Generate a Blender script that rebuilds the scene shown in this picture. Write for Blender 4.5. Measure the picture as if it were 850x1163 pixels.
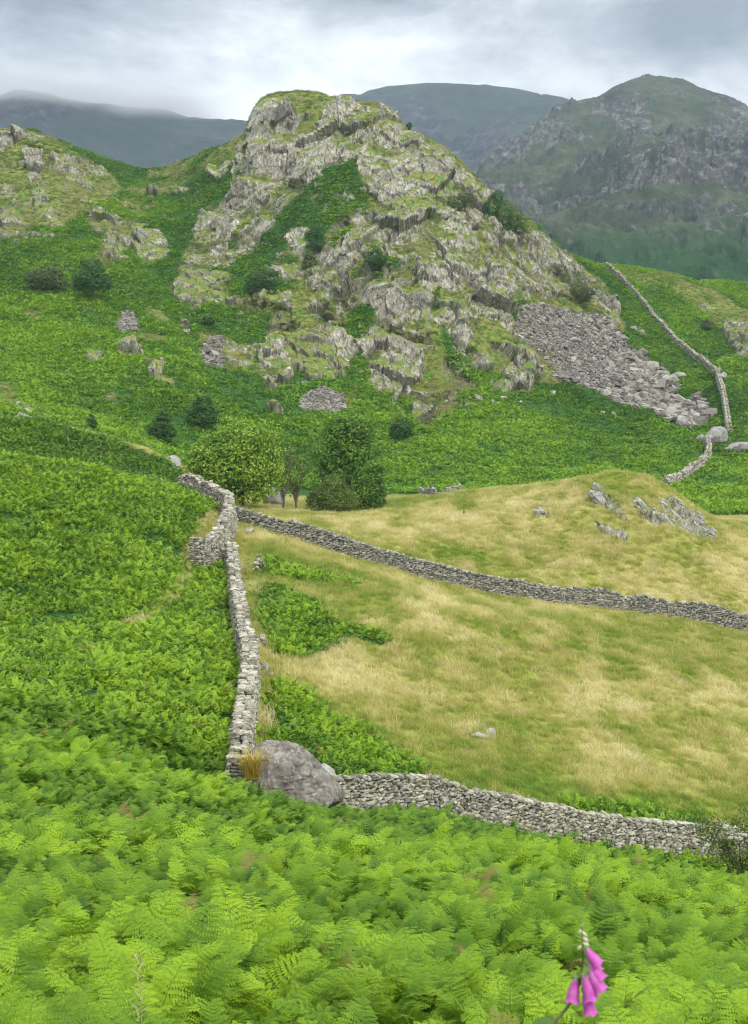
import bpy, math
import numpy as np
from mathutils import Vector

# ------------------------------------------------------------------ clear
for o in list(bpy.data.objects):
    bpy.data.objects.remove(o, do_unlink=True)
scn = bpy.context.scene
col = scn.collection
rng = np.random.default_rng(7)
R = math.radians

# ------------------------------------------------------------------ camera
F = 1600.0; CX, CY = 425.0, 581.5; PITCH = R(7.2)
cd = bpy.data.cameras.new('camera'); cam = bpy.data.objects.new('camera', cd)
col.objects.link(cam); scn.camera = cam
cam.location = (0, 0, 0); cam.rotation_euler = (R(90) - PITCH, 0, 0)
cd.sensor_fit = 'VERTICAL'; cd.sensor_height = 36.0; cd.lens = F / 1163 * 36.0
cd.clip_start = 0.1; cd.clip_end = 30000
cd.dof.use_dof = True; cd.dof.focus_distance = 30; cd.dof.aperture_fstop = 9.0

# ------------------------------------------------------------------ world and sun
SUN_EL, SUN_AZ = R(48), R(150)      # azimuth from +Y (view direction), clockwise; the sun stands behind the camera, a little to the right
w = bpy.data.worlds.new('World'); scn.world = w; w.use_nodes = True
wt = w.node_tree; wt.nodes.clear()
def WN(t, **kw):
    n = wt.nodes.new(t)
    for k, v in kw.items(): setattr(n, k, v)
    return n
def wl(a, b): wt.links.new(a, b)
def wmath(op, a, b=None, clamp=False):
    n = WN('ShaderNodeMath', operation=op, use_clamp=clamp)
    for i, s in enumerate((a, b)):
        if s is None: continue
        if isinstance(s, (int, float)): n.inputs[i].default_value = s
        else: wl(s, n.inputs[i])
    return n.outputs[0]
def wmix(f, a, b):
    n = WN('ShaderNodeMix', data_type='RGBA')
    for s, v in ((n.inputs[0], f), (n.inputs[6], a), (n.inputs[7], b)):
        if isinstance(v, (int, float)): s.default_value = v
        elif isinstance(v, tuple): s.default_value = (*v, 1)
        else: wl(v, s)
    return n.outputs[2]
sky = WN('ShaderNodeTexSky', sky_type='NISHITA')
sky.sun_disc = False; sky.sun_elevation = SUN_EL; sky.sun_rotation = SUN_AZ
tc = WN('ShaderNodeTexCoord'); sp = WN('ShaderNodeSeparateXYZ'); wl(tc.outputs['Generated'], sp.inputs[0])
dz = wmath('MAXIMUM', sp.outputs[2], 0.0)
den = wmath('ADD', dz, 0.24)
cb = WN('ShaderNodeCombineXYZ')
wl(wmath('DIVIDE', sp.outputs[0], den), cb.inputs[0]); wl(wmath('DIVIDE', sp.outputs[1], den), cb.inputs[1])
def wnoise(scale, det, rough, off, stretch=(1, 1, 1)):
    mp = WN('ShaderNodeMapping'); mp.inputs['Location'].default_value = off; mp.inputs['Scale'].default_value = stretch
    wl(tc.outputs['Generated'], mp.inputs[0])
    n = WN('ShaderNodeTexNoise'); n.inputs['Scale'].default_value = scale; n.inputs['Detail'].default_value = det
    n.inputs['Roughness'].default_value = rough; n.inputs['Distortion'].default_value = 0.25
    wl(mp.outputs[0], n.inputs['Vector']); return n.outputs[0]
n1 = wnoise(4.6, 9, .62, (3.1, 1.9, 0), (1, 1, 2.3)); n2 = wnoise(14, 8, .66, (8.2, .3, 2), (1, 1, 2.0)); 
def blob(px, py, sx, sy, amp):      # a broad cloud bank at a fixed bearing and elevation
    az = math.atan((px - CX) / F); el = math.sin(PITCH*-1 + math.atan((CY - py) / F))
    ax = wmath('DIVIDE', wmath('SUBTRACT', wmath('DIVIDE', sp.outputs[0], wmath('MAXIMUM', sp.outputs[1], .05)), math.tan(az)), sx / F)
    ay = wmath('DIVIDE', wmath('SUBTRACT', sp.outputs[2], el), sy / F)
    r2 = wmath('ADD', wmath('MULTIPLY', ax, ax), wmath('MULTIPLY', ay, ay))
    return wmath('MULTIPLY', wmath('EXPONENT', wmath('MULTIPLY', r2, -1.0)), amp)
shade = wmath('ADD', wmath('MULTIPLY', wmath('SUBTRACT', n1, .5), 2.9), wmath('MULTIPLY', wmath('SUBTRACT', n2, .5), 1.3))
for b in ((60, -5, 160, 55, -.95), (790, 10, 180, 60, -.95), (460, -30, 110, 60, -.45), (560, 70, 60, 26, -.2), (170, 88, 80, 18, -.15), (220, 120, 260, 28, .22), (640, 92, 190, 28, .30), (395, 45, 60, 30, .14), (850, 90, 60, 40, .25), (30, 85, 120, 26, .22), (150, 70, 130, 22, -.06)):
    shade = wmath('ADD', shade, blob(*b))
sh = wmath('MULTIPLY_ADD', shade, .5, clamp=True); sh.node.inputs[2].default_value = .52
cr = WN('ShaderNodeValToRGB'); wl(sh, cr.inputs[0])
e = cr.color_ramp.elements
e[0].position = 0.05; e[0].color = (.18, .20, .225, 1); e[1].position = .92; e[1].color = (.93, .935, .925, 1)
m_ = e.new(.35); m_.color = (.35, .375, .40, 1); m_ = e.new(.62); m_.color = (.615, .64, .65, 1)
# overcast sky: brighter towards the zenith
zen = wmath('MULTIPLY', wmath('POWER', dz, 1.0), 1.7)
zen = wmath('ADD', zen, .62)
cl = WN('ShaderNodeVectorMath', operation='SCALE'); wl(cr.outputs[0], cl.inputs[0])
wl(wmath('MULTIPLY', zen, 9.2), cl.inputs['Scale'])
cover = wmix(0.93, sky.outputs[0], cl.outputs[0])
bg = WN('ShaderNodeBackground'); bg.inputs['Strength'].default_value = 0.1; wl(cover, bg.inputs['Color'])
wo = WN('ShaderNodeOutputWorld'); wl(bg.outputs[0], wo.inputs['Surface'])

sd = bpy.data.lights.new('sun', 'SUN'); so = bpy.data.objects.new('sun', sd); col.objects.link(so)
sd.energy = 1.5; sd.angle = R(10); sd.color = (1.0, .95, .86)
sdir = Vector((math.cos(SUN_EL) * math.sin(SUN_AZ), math.cos(SUN_EL) * math.cos(SUN_AZ), math.sin(SUN_EL)))
so.rotation_euler = (-sdir).to_track_quat('-Z', 'Y').to_euler(); so.location = sdir * 50

vs = scn.view_settings
vs.view_transform = 'Standard'; vs.look = 'None'; vs.gamma = 1; vs.use_curve_mapping = False; vs.exposure = 1.05
scn.display_settings.display_device = 'sRGB'
scn.cycles.max_bounces = 6; scn.cycles.diffuse_bounces = 3; scn.cycles.glossy_bounces = 2
scn.cycles.transmission_bounces = 3; scn.cycles.volume_bounces = 0
scn.cycles.use_denoising = True; scn.cycles.pixel_filter_type = 'BLACKMAN_HARRIS'; scn.cycles.filter_width = 1.1

# ------------------------------------------------------------------ helpers: maths
def ray(px, py):
    a = (np.asarray(px, float) - CX) / F; v = -(np.asarray(py, float) - CY) / F
    X = a; Y = math.cos(PITCH) + v * math.sin(PITCH); Z = -math.sin(PITCH) + v * math.cos(PITCH)
    h = np.hypot(X, Y)
    return X / h, Y / h, Z / h
def at(px, py, d):
    x, y, z = ray(px, py); return x * d, y * d, z * d
def proj(x, y, z):
    fwd = y * math.cos(PITCH) - z * math.sin(PITCH); up = y * math.sin(PITCH) + z * math.cos(PITCH)
    fwd = np.where(fwd < .5, .5, fwd)
    return CX + F * x / fwd, CY - F * up / fwd

def _h(ix, iy, iz, s):
    with np.errstate(over='ignore'):
        h = (ix.astype(np.int64).astype(np.uint32) * np.uint32(374761393) + iy.astype(np.int64).astype(np.uint32) * np.uint32(668265263)
             + iz.astype(np.int64).astype(np.uint32) * np.uint32(2147483647 - 1640531) + np.uint32((s * 974711 + 12345) & 0xffffffff))
        h = (h ^ (h >> np.uint32(13))) * np.uint32(1274126177)
        h = (h ^ (h >> np.uint32(15))) * np.uint32(2246822519)
        h = h ^ (h >> np.uint32(16))
    return h.astype(np.float64) / 4294967295.0
def vn(x, y, z=None, s=0):
    if z is None:
        ix, iy = np.floor(x), np.floor(y); fx, fy = x - ix, y - iy
        ux, uy = fx * fx * fx * (fx * (fx * 6 - 15) + 10), fy * fy * fy * (fy * (fy * 6 - 15) + 10)
        zz = np.zeros_like(ix)
        a = _h(ix, iy, zz, s); b = _h(ix + 1, iy, zz, s); c = _h(ix, iy + 1, zz, s); d = _h(ix + 1, iy + 1, zz, s)
        return (a * (1 - ux) + b * ux) * (1 - uy) + (c * (1 - ux) + d * ux) * uy - .5
    ix, iy, iz = np.floor(x), np.floor(y), np.floor(z); fx, fy, fz = x - ix, y - iy, z - iz
    ux, uy, uz = fx * fx * (3 - 2 * fx), fy * fy * (3 - 2 * fy), fz * fz * (3 - 2 * fz)
    r = 0
    for k in (0, 1):
        a = _h(ix, iy, iz + k, s); b = _h(ix + 1, iy, iz + k, s); c = _h(ix, iy + 1, iz + k, s); d = _h(ix + 1, iy + 1, iz + k, s)
        q = (a * (1 - ux) + b * ux) * (1 - uy) + (c * (1 - ux) + d * ux) * uy
        r = r + q * (uz if k else 1 - uz)
    return r - .5
def fbm(x, y, z=None, o=4, s=0, g=.5):
    r = 0; a = 1.0; t = 0
    for k in range(o):
        r = r + a * vn(x, y, z, s + k * 17); t += a; a *= g
        x = x * 2.03 + 5.1; y = y * 2.03 + 1.7
        if z is not None: z = z * 2.03 + 3.3
    return r / t * 1.6
def ridged(x, y, z=None, o=4, s=0, g=.5):
    r = 0; a = 1.0; t = 0
    for k in range(o):
        r = r + a * (1 - np.abs(vn(x, y, z, s + k * 17)) * 2); t += a; a *= g
        x = x * 2.03 + 5.1; y = y * 2.03 + 1.7
        if z is not None: z = z * 2.03 + 3.3
    return r / t
def cells(x, y, z, s=0):     # nearest-cell noise: (random value of the nearest cell, f2-f1)
    ix, iy, iz = np.floor(x), np.floor(y), np.floor(z)
    f1 = np.full(x.shape, 9.0); f2 = np.full(x.shape, 9.0); val = np.zeros(x.shape)
    for a in (-1, 0, 1):
        for b in (-1, 0, 1):
            for c in (-1, 0, 1):
                jx, jy, jz = ix + a, iy + b, iz + c
                d = (jx + _h(jx, jy, jz, s) - x) ** 2 + (jy + _h(jx, jy, jz, s + 1) - y) ** 2 + (jz + _h(jx, jy, jz, s + 2) - z) ** 2
                n = d < f1
                f2 = np.where(n, f1, np.minimum(f2, d)); val = np.where(n, _h(jx, jy, jz, s + 3), val); f1 = np.where(n, d, f1)
    return val, np.sqrt(f2) - np.sqrt(f1)
def facets(x, y, z, s=0):    # nearest-cell noise whose cells are tilted planes: slabs with sharp joints
    ix, iy, iz = np.floor(x), np.floor(y), np.floor(z)
    f1 = np.full(x.shape, 9.0); f2 = np.full(x.shape, 9.0); val = np.zeros(x.shape)
    for a in (-1, 0, 1):
        for b in (-1, 0, 1):
            for c in (-1, 0, 1):
                jx, jy, jz = ix + a, iy + b, iz + c
                rx, ry, rz = x - jx - _h(jx, jy, jz, s), y - jy - _h(jx, jy, jz, s + 1), z - jz - _h(jx, jy, jz, s + 2)
                d = rx * rx + ry * ry + rz * rz; n = d < f1
                pl = _h(jx, jy, jz, s + 3) - .5 + 1.3 * (rx * (_h(jx, jy, jz, s + 4) - .5) + ry * (_h(jx, jy, jz, s + 5) - .5) + rz * (_h(jx, jy, jz, s + 6) - .35))
                f2 = np.where(n, f1, np.minimum(f2, d)); val = np.where(n, pl, val); f1 = np.where(n, d, f1)
    return val, np.sqrt(f2) - np.sqrt(f1)
def sstep(a, b, x):
    t = np.clip((x - a) / (b - a), 0, 1); return t * t * (3 - 2 * t)
def pchip(xk, yk, x):        # monotone cubic for 1-D knots
    xk = np.asarray(xk, float); yk = np.asarray(yk, float)
    h = np.diff(xk); dl = np.diff(yk) / h
    m = np.zeros_like(yk); m[0], m[-1] = dl[0], dl[-1]
    for i in range(1, len(xk) - 1):
        if dl[i - 1] * dl[i] > 0:
            w1, w2 = 2 * h[i] + h[i - 1], h[i] + 2 * h[i - 1]
            m[i] = (w1 + w2) / (w1 / dl[i - 1] + w2 / dl[i])
    xc = np.clip(x, xk[0], xk[-1]); i = np.clip(np.searchsorted(xk, xc) - 1, 0, len(xk) - 2)
    t = (xc - xk[i]) / h[i]; t2, t3 = t * t, t * t * t
    return (2*t3 - 3*t2 + 1) * yk[i] + (t3 - 2*t2 + t) * h[i] * m[i] + (-2*t3 + 3*t2) * yk[i+1] + (t3 - t2) * h[i] * m[i+1]
def pchip_cols(D, Z, r):     # D,Z: (K,n) knots per column, r: (m,) -> (m,n)
    K, n = D.shape; h = np.diff(D, axis=0); dl = np.diff(Z, axis=0) / h
    m = np.zeros_like(Z); m[0], m[-1] = dl[0], dl[-1]
    w1 = 2 * h[1:] + h[:-1]; w2 = h[1:] + 2 * h[:-1]
    ok = dl[:-1] * dl[1:] > 0
    with np.errstate(divide='ignore', invalid='ignore'):
        mm = (w1 + w2) / (w1 / dl[:-1] + w2 / dl[1:])
    m[1:-1] = np.where(ok, mm, 0)
    out = np.empty((len(r), n)); cols = np.arange(n)
    for j, rr in enumerate(r):
        i = np.clip((D <= rr).sum(0) - 1, 0, K - 2)
        hh = h[i, cols]; t = np.clip((rr - D[i, cols]) / hh, 0, 1); t2, t3 = t * t, t * t * t
        out[j] = (2*t3 - 3*t2 + 1) * Z[i, cols] + (t3 - 2*t2 + t) * hh * m[i, cols] + (-2*t3 + 3*t2) * Z[i+1, cols] + (t3 - t2) * hh * m[i+1, cols]
    return out

# ------------------------------------------------------------------ helpers: objects
def tag(o, label=None, cat=None, group=None, kind=None):
    if label: o['label'] = label
    if cat: o['category'] = cat
    if group: o['group'] = group
    if kind: o['kind'] = kind
    return o
def empty(name, loc):
    o = bpy.data.objects.new(name, None); col.objects.link(o); o.location = loc; return o
def mesh_data(name, V, faces, mat=None, attrs=None, smooth=False, uv=None):
    V = np.asarray(V, np.float32)
    me = bpy.data.meshes.new(name)
    if isinstance(faces, np.ndarray): faces = [faces]
    faces = [np.asarray(f, np.int32) for f in faces if len(f)]
    nl = sum(f.size for f in faces); nf = sum(len(f) for f in faces)
    me.vertices.add(len(V)); me.vertices.foreach_set('co', V.ravel())
    me.loops.add(nl); me.polygons.add(nf)
    me.loops.foreach_set('vertex_index', np.concatenate([f.ravel() for f in faces]))
    ls = []; k = 0
    for f in faces:
        ls.append(k + np.arange(len(f)) * f.shape[1]); k += f.size
    me.polygons.foreach_set('loop_start', np.concatenate(ls).astype(np.int32))
    me.polygons.foreach_set('use_smooth', np.full(nf, smooth, bool))
    me.update(calc_edges=True)
    for k, v in (attrs or {}).items():
        a = me.attributes.new(k, 'FLOAT', 'POINT'); a.data.foreach_set('value', np.asarray(v, np.float32))
    if mat: me.materials.append(mat)
    return me
def mesh_obj(name, V, faces, mat=None, parent=None, attrs=None, smooth=False, loc=None, link=True):
    V = np.asarray(V, float)
    if loc is not None: V = V - np.asarray(loc, float)
    o = bpy.data.objects.new(name, mesh_data(name, V, faces, mat, attrs, smooth))
    if link: col.objects.link(o)
    if parent is not None:
        o.parent = parent
    elif loc is not None: o.location = loc
    return o
class Mat:
    def __init__(s, name, rough=.9, spec=.2):
        s.m = bpy.data.materials.new(name); s.m.use_nodes = True; s.t = s.m.node_tree
        s.b = s.t.nodes['Principled BSDF']; s.b.inputs['Roughness'].default_value = rough
        s.b.inputs['Specular IOR Level'].default_value = spec
        s.co = s.t.nodes.new('ShaderNodeNewGeometry').outputs['Position']
    def n(s, t, **k):
        n = s.t.nodes.new(t)
        for a, b in k.items(): setattr(n, a, b)
        return n
    def set(s, sock, v):
        if isinstance(v, (int, float)): sock.default_value = v
        elif isinstance(v, tuple): sock.default_value = (*v, 1) if len(v) == 3 and sock.type == 'RGBA' else v
        else: s.t.links.new(v, sock)
    def noise(s, scale, det=4, rough=.55, stretch=None, dist=0, vec=None, rot=None):
        v = vec or s.co
        if stretch or rot:
            mp = s.n('ShaderNodeMapping'); s.t.links.new(v, mp.inputs[0])
            if stretch: mp.inputs['Scale'].default_value = stretch
            if rot: mp.inputs['Rotation'].default_value = rot
            v = mp.outputs[0]
        q = s.n('ShaderNodeTexNoise'); s.t.links.new(v, q.inputs['Vector'])
        q.inputs['Scale'].default_value = scale; q.inputs['Detail'].default_value = det; q.inputs['Roughness'].default_value = rough
        q.inputs['Distortion'].default_value = dist
        return q.outputs[0]
    def vor(s, scale, feature='F1', out=0, stretch=None, rand=1):
        v = s.co
        if stretch:
            mp = s.n('ShaderNodeMapping'); s.t.links.new(v, mp.inputs[0]); mp.inputs['Scale'].default_value = stretch; v = mp.outputs[0]
        q = s.n('ShaderNodeTexVoronoi', feature=feature); s.t.links.new(v, q.inputs['Vector']); q.inputs['Scale'].default_value = scale
        return q.outputs[out]
    def math(s, op, a, b=0.0, c=None, clamp=False):
        q = s.n('ShaderNodeMath', operation=op, use_clamp=clamp); s.set(q.inputs[0], a); s.set(q.inputs[1], b)
        if c is not None: s.set(q.inputs[2], c)
        return q.outputs[0]
    def mix(s, f, a, b, mode='MIX'):
        q = s.n('ShaderNodeMix', data_type='RGBA', blend_type=mode); s.set(q.inputs[0], f); s.set(q.inputs[6], a); s.set(q.inputs[7], b)
        return q.outputs[2]
    def ramp(s, f, *st):
        q = s.n('ShaderNodeValToRGB'); s.t.links.new(f, q.inputs[0]); e = q.color_ramp.elements
        while len(e) < len(st): e.new(.5)
        for el, (p, c) in zip(e, st): el.position = p; el.color = (*c, 1) if isinstance(c, tuple) else (c, c, c, 1)
        return q.outputs[0]
    def step(s, f, a, b):
        q = s.n('ShaderNodeMapRange', interpolation_type='SMOOTHSTEP'); s.set(q.inputs[0], f)
        s.set(q.inputs[1], a); s.set(q.inputs[2], b); return q.outputs[0]
    def attr(s, name, inst=False):
        q = s.n('ShaderNodeAttribute', attribute_name=name)
        if inst: q.attribute_type = 'INSTANCER'
        return q.outputs['Fac']
    def rand(s):
        return s.n('ShaderNodeObjectInfo').outputs['Random']
    def island(s):
        return s.t.nodes['Geometry'].outputs['Random Per Island'] if 'Geometry' in s.t.nodes else s.n('ShaderNodeNewGeometry').outputs['Random Per Island']
    def bump(s, h, strength, dist):
        q = s.n('ShaderNodeBump'); s.set(q.inputs['Height'], h); q.inputs['Strength'].default_value = strength; q.inputs['Distance'].default_value = dist
        s.t.links.new(q.outputs[0], s.b.inputs['Normal']); return q
    def color(s, c): s.set(s.b.inputs['Base Color'], c)
    def leaf(s, c, amt=.4):     # thin leaf: part of the light passes through
        s.color(c)
        tr = s.n('ShaderNodeBsdfTranslucent'); s.set(tr.inputs[0], c)
        mx = s.n('ShaderNodeMixShader'); mx.inputs[0].default_value = amt
        s.t.links.new(s.b.outputs[0], mx.inputs[1]); s.t.links.new(tr.outputs[0], mx.inputs[2])
        s.t.links.new(mx.outputs[0], s.t.nodes['Material Output'].inputs['Surface'])

# ------------------------------------------------------------------ terrain: feature lines seen in the photograph, each (px, py, distance[, cover height])
B = .85
CURVES = [
 [(-300,800,42,B),(0,845,45,B),(130,858,47,B),(265,888,50,B),(380,920,51,B),(500,930,49,B),(600,950,47,B),(700,970,45,B),(820,997,43,B),(850,1002,42,B),(1150,1060,38,B)],
 [(-300,770,55,B),(0,800,56,B),(130,830,56,B),(240,872,56,B),(265,895,56),(380,927,58),(450,924,60),(520,934,62),(600,950,64),(700,964,68),(800,973,72),(850,976,74),(1150,1000,80)],
 [(-300,640,84,B),(0,690,81,B),(100,700,80,B),(200,715,79,B),(255,740,78,B),(290,752,78),(380,790,80),(450,800,82),(550,815,85),(700,815,92),(850,830,98),(1150,850,105)],
 [(-300,560,100,B),(0,590,100,B),(100,602,100,B),(170,620,100,B),(235,650,102,B),(265,655,104),(320,660,104),(450,690,102),(550,705,105),(700,730,110),(850,760,113),(1150,790,118)],
 [(-300,490,118,B),(0,512,120,B),(60,521,121,B),(120,531,123,B),(200,551,127,B),(225,568,128,.3),(262,594,125),(290,600,126),(320,608,126),(380,626,125),(450,647,124),(520,666,124),(600,681,124),(700,692,126),(800,706,128),(850,717,129),(1150,742,133)],
 [(-300,497,145),(0,518,145),(100,533,147),(200,560,148),(262,582,145),(320,588,146),(380,592,147),(450,597,145),(520,605,143),(600,612,141),(650,612,141),(700,612,142),(750,612,143),(800,625,145),(850,640,146),(1150,660,150)],
 [(-300,445,168,B),(0,465,170,B),(60,478,171,B),(130,497,172,B),(190,520,173,B),(215,545,173,.3),(262,570,172),(320,577,172),(380,583,170),(450,578,168),(500,570,166),(540,564,165),(600,556,162),(640,550,160),(670,544,158),(700,538,157),(725,541,157),(750,551,158),(780,573,160),(815,597,163),(850,600,165),(1150,615,170)],
 [(-300,462,190),(0,478,190),(60,486,190),(130,501,190),(190,524,190),(262,562,190),(380,570,190),(450,566,190),(540,561,190),(600,573,190),(700,578,190),(780,590,190),(850,589,190),(1150,600,190)],
 [(-300,440,212),(0,450,212),(60,472,212),(100,483,210),(130,489,210),(200,517,210),(300,545,210),(400,556,212),(450,556,212),(550,556,214),(700,562,216),(800,578,214),(850,583,212),(1150,600,212)],
 [(-300,400,255),(0,412,252),(100,425,250),(200,440,248),(300,465,250),(350,472,250),(420,488,252),(480,492,255),(560,490,262),(620,492,268),(700,503,272),(770,508,272),(825,507,270),(850,512,268),(1150,520,268)],
 [(-300,330,320),(0,335,315),(100,345,305),(150,365,298),(230,405,288),(300,425,284),(350,430,284),(400,430,285),(440,440,284),(480,455,285),(520,445,288),(560,438,296),(620,440,306),(700,455,312),(760,470,315),(800,465,318),(825,440,322),(850,440,322),(1150,430,325)],
 [(-300,235,390),(0,250,385),(60,250,383),(100,255,380),(160,280,365),(210,300,350),(260,320,338),(300,330,332),(360,340,326),(400,345,322),(440,330,318),(500,330,320),(560,345,328),(600,350,336),(650,360,350),(700,375,362),(750,395,370),(800,400,375),(850,395,378),(1150,385,385)],
 [(-300,180,430),(0,190,428),(60,197,426),(120,222,420),(172,232,412),(220,240,398),(260,235,388),(300,222,380),(350,220,370),(400,220,362),(450,220,358),(500,225,360),(550,250,365),(600,290,375),(640,310,388),(690,325,405),(750,345,415),(800,355,420),(850,355,425),(1150,350,430)],
 [(-300,150,470),(0,147,470),(35,148,470),(52,156,470),(60,159,470),(100,173,470),(140,187,468),(172,195,466),(200,188,455),(240,171,440),(265,161,432),(279,150,426),(286,130,424),(297,115,422),(312,108,420),(325,106,420),(350,108,418),(375,114,416),(400,118,412),(430,121,408),(460,146,404),(500,167,400),(540,202,398),(560,226,400),(600,252,406),(640,284,414),(690,303,435),(730,306,445),(760,312,450),(800,320,458),(850,322,465),(1150,330,470)],
]
az = np.concatenate([np.radians(np.linspace(-180, -30, 40, endpoint=False)), np.radians(np.linspace(-30, -16.6, 110, endpoint=False)),
                     np.radians(np.linspace(-16.6, 16.6, 930, endpoint=False)), np.radians(np.linspace(16.6, 30, 110, endpoint=False)), np.radians(np.linspace(30, 180, 41))])
NA = len(az)
Dk = [np.full(NA, .01), np.full(NA, 3.0), np.full(NA, 9.0), np.full(NA, 22.0)]
c9 = np.interp(az, np.radians([-25, -15, 0, 15, 25]), [-5.2, -5.3, -5.45, -5.6, -5.7])
c22 = np.interp(az, np.radians([-25, -15, 0, 15, 25]), [-8.6, -8.95, -9.5, -10.1, -10.4])
Zk = [np.full(NA, -1.75), np.full(NA, -2.9), c9, c22]
for c in CURVES:
    a, d, z = [], [], []
    for p in c:
        x, y, zz = at(p[0], p[1], p[2]); a.append(math.atan2(x, y)); d.append(p[2]); z.append(zz - (p[3] if len(p) > 3 else 0))
    Dk.append(pchip(a, d, az)); Zk.append(pchip(a, z, az))
crest = Zk[-1].copy(); dc = Dk[-1].copy()
Dk += [dc + 60, dc + 200, np.full(NA, 900.0)]; Zk += [crest - 22, crest * .3 - 25, np.full(NA, -45.0)]
Dk = np.array(Dk); Zk = np.array(Zk)
rr = np.concatenate([[.05, .3, .6], np.geomspace(1, 62, 200, endpoint=False), np.linspace(62, 200, 360, endpoint=False), np.linspace(200, 276, 180, endpoint=False), np.linspace(276, 480, 500, endpoint=False),
                     np.geomspace(480, 900, 60)])
NR = len(rr)
Zb = pchip_cols(Dk, Zk, rr)
AZ, RR = np.meshgrid(az, rr)
GX, GY = RR * np.sin(AZ), RR * np.cos(AZ)
# undulation: almost none near the control lines of the walls, more on the fellside
amp = np.interp(RR, [0, 20, 60, 120, 180, 240, 320, 480, 900], [.05, .25, .25, .3, .45, .9, 1.5, 1.2, 6])
Zb = Zb + amp * 1.0 * fbm(GX / 19, GY / 19, o=4, s=3) + np.interp(RR, [150, 230, 300, 480], [0, .35, .8, .8]) * fbm(GX / 5, GY / 9, o=3, s=9)
def H(x, y):                  # ground height at a point
    x = np.asarray(x, float); y = np.asarray(y, float)
    a = np.arctan2(x, y); r = np.hypot(x, y)
    i = np.clip(np.searchsorted(az, a) - 1, 0, NA - 2); j = np.clip(np.searchsorted(rr, r) - 1, 0, NR - 2)
    ta = np.clip((a - az[i]) / (az[i+1] - az[i]), 0, 1); tr = np.clip((r - rr[j]) / (rr[j+1] - rr[j]), 0, 1)
    return (Zb[j, i] * (1-ta) + Zb[j, i+1] * ta) * (1-tr) + (Zb[j+1, i] * (1-ta) + Zb[j+1, i+1] * ta) * tr
def spot(px, d):              # a point on the ground at bearing of column px near its own row, horizontal distance d
    az_ = math.atan((px - CX) / F / math.cos(PITCH)); x, y = d * math.sin(az_), d * math.cos(az_)
    for _ in range(3):
        z = float(H(x, y)); _, py = proj(x, y, z)
        xx, yy, _z = at(px, py, d); x, y = float(xx), float(yy)
    return x, y, float(H(x, y))
def ground_at(px, py, lo, hi, side=0): # the ground point a pixel looks at, between two distances
    ds = np.linspace(lo, hi, 900); X, Y, Z = at(px, py, ds); g = Z - H(X, Y)
    k = np.where(g <= 0)[0]
    i = k[0] if len(k) else int(np.argmin(np.abs(g)))
    return float(X[i]), float(Y[i]), float(H(X[i], Y[i]))

# ------------------------------------------------------------------ cover maps, traced as outlines on the fellside
def raster(polys, blur=2, val=None):
    yy, xx = np.mgrid[0:582, 0:425] * 2 + 1.0
    M = np.zeros(xx.shape)
    for q in polys:
        v = 1.0
        if isinstance(q[0], (int, float)): v, q = q[0], q[1:]
        q = np.array(q, float); ins = np.zeros(xx.shape, bool)
        for k in range(len(q)):
            (x1, y1), (x2, y2) = q[k], q[k-1]
            if y1 == y2: continue
            ins ^= ((y1 > yy) != (y2 > yy)) & (xx < (x2 - x1) * (yy - y1) / (y2 - y1) + x1)
        M[ins] = v
    for _ in range(blur):
        P = np.pad(M, 1, mode='edge'); M = (P[:-2, 1:-1] + P[2:, 1:-1] + P[1:-1, :-2] + P[1:-1, 2:] + P[1:-1, 1:-1]) / 5
    return M
def look(M, px, py):
    u = np.clip(px / 2 - .5, 0, 423.999); v = np.clip(py / 2 - .5, 0, 580.999)
    i, j = np.floor(u).astype(int), np.floor(v).astype(int); a, b = u - i, v - j
    return (M[j, i] * (1-a) + M[j, i+1] * a) * (1-b) + (M[j+1, i] * (1-a) + M[j+1, i+1] * a) * b
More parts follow.
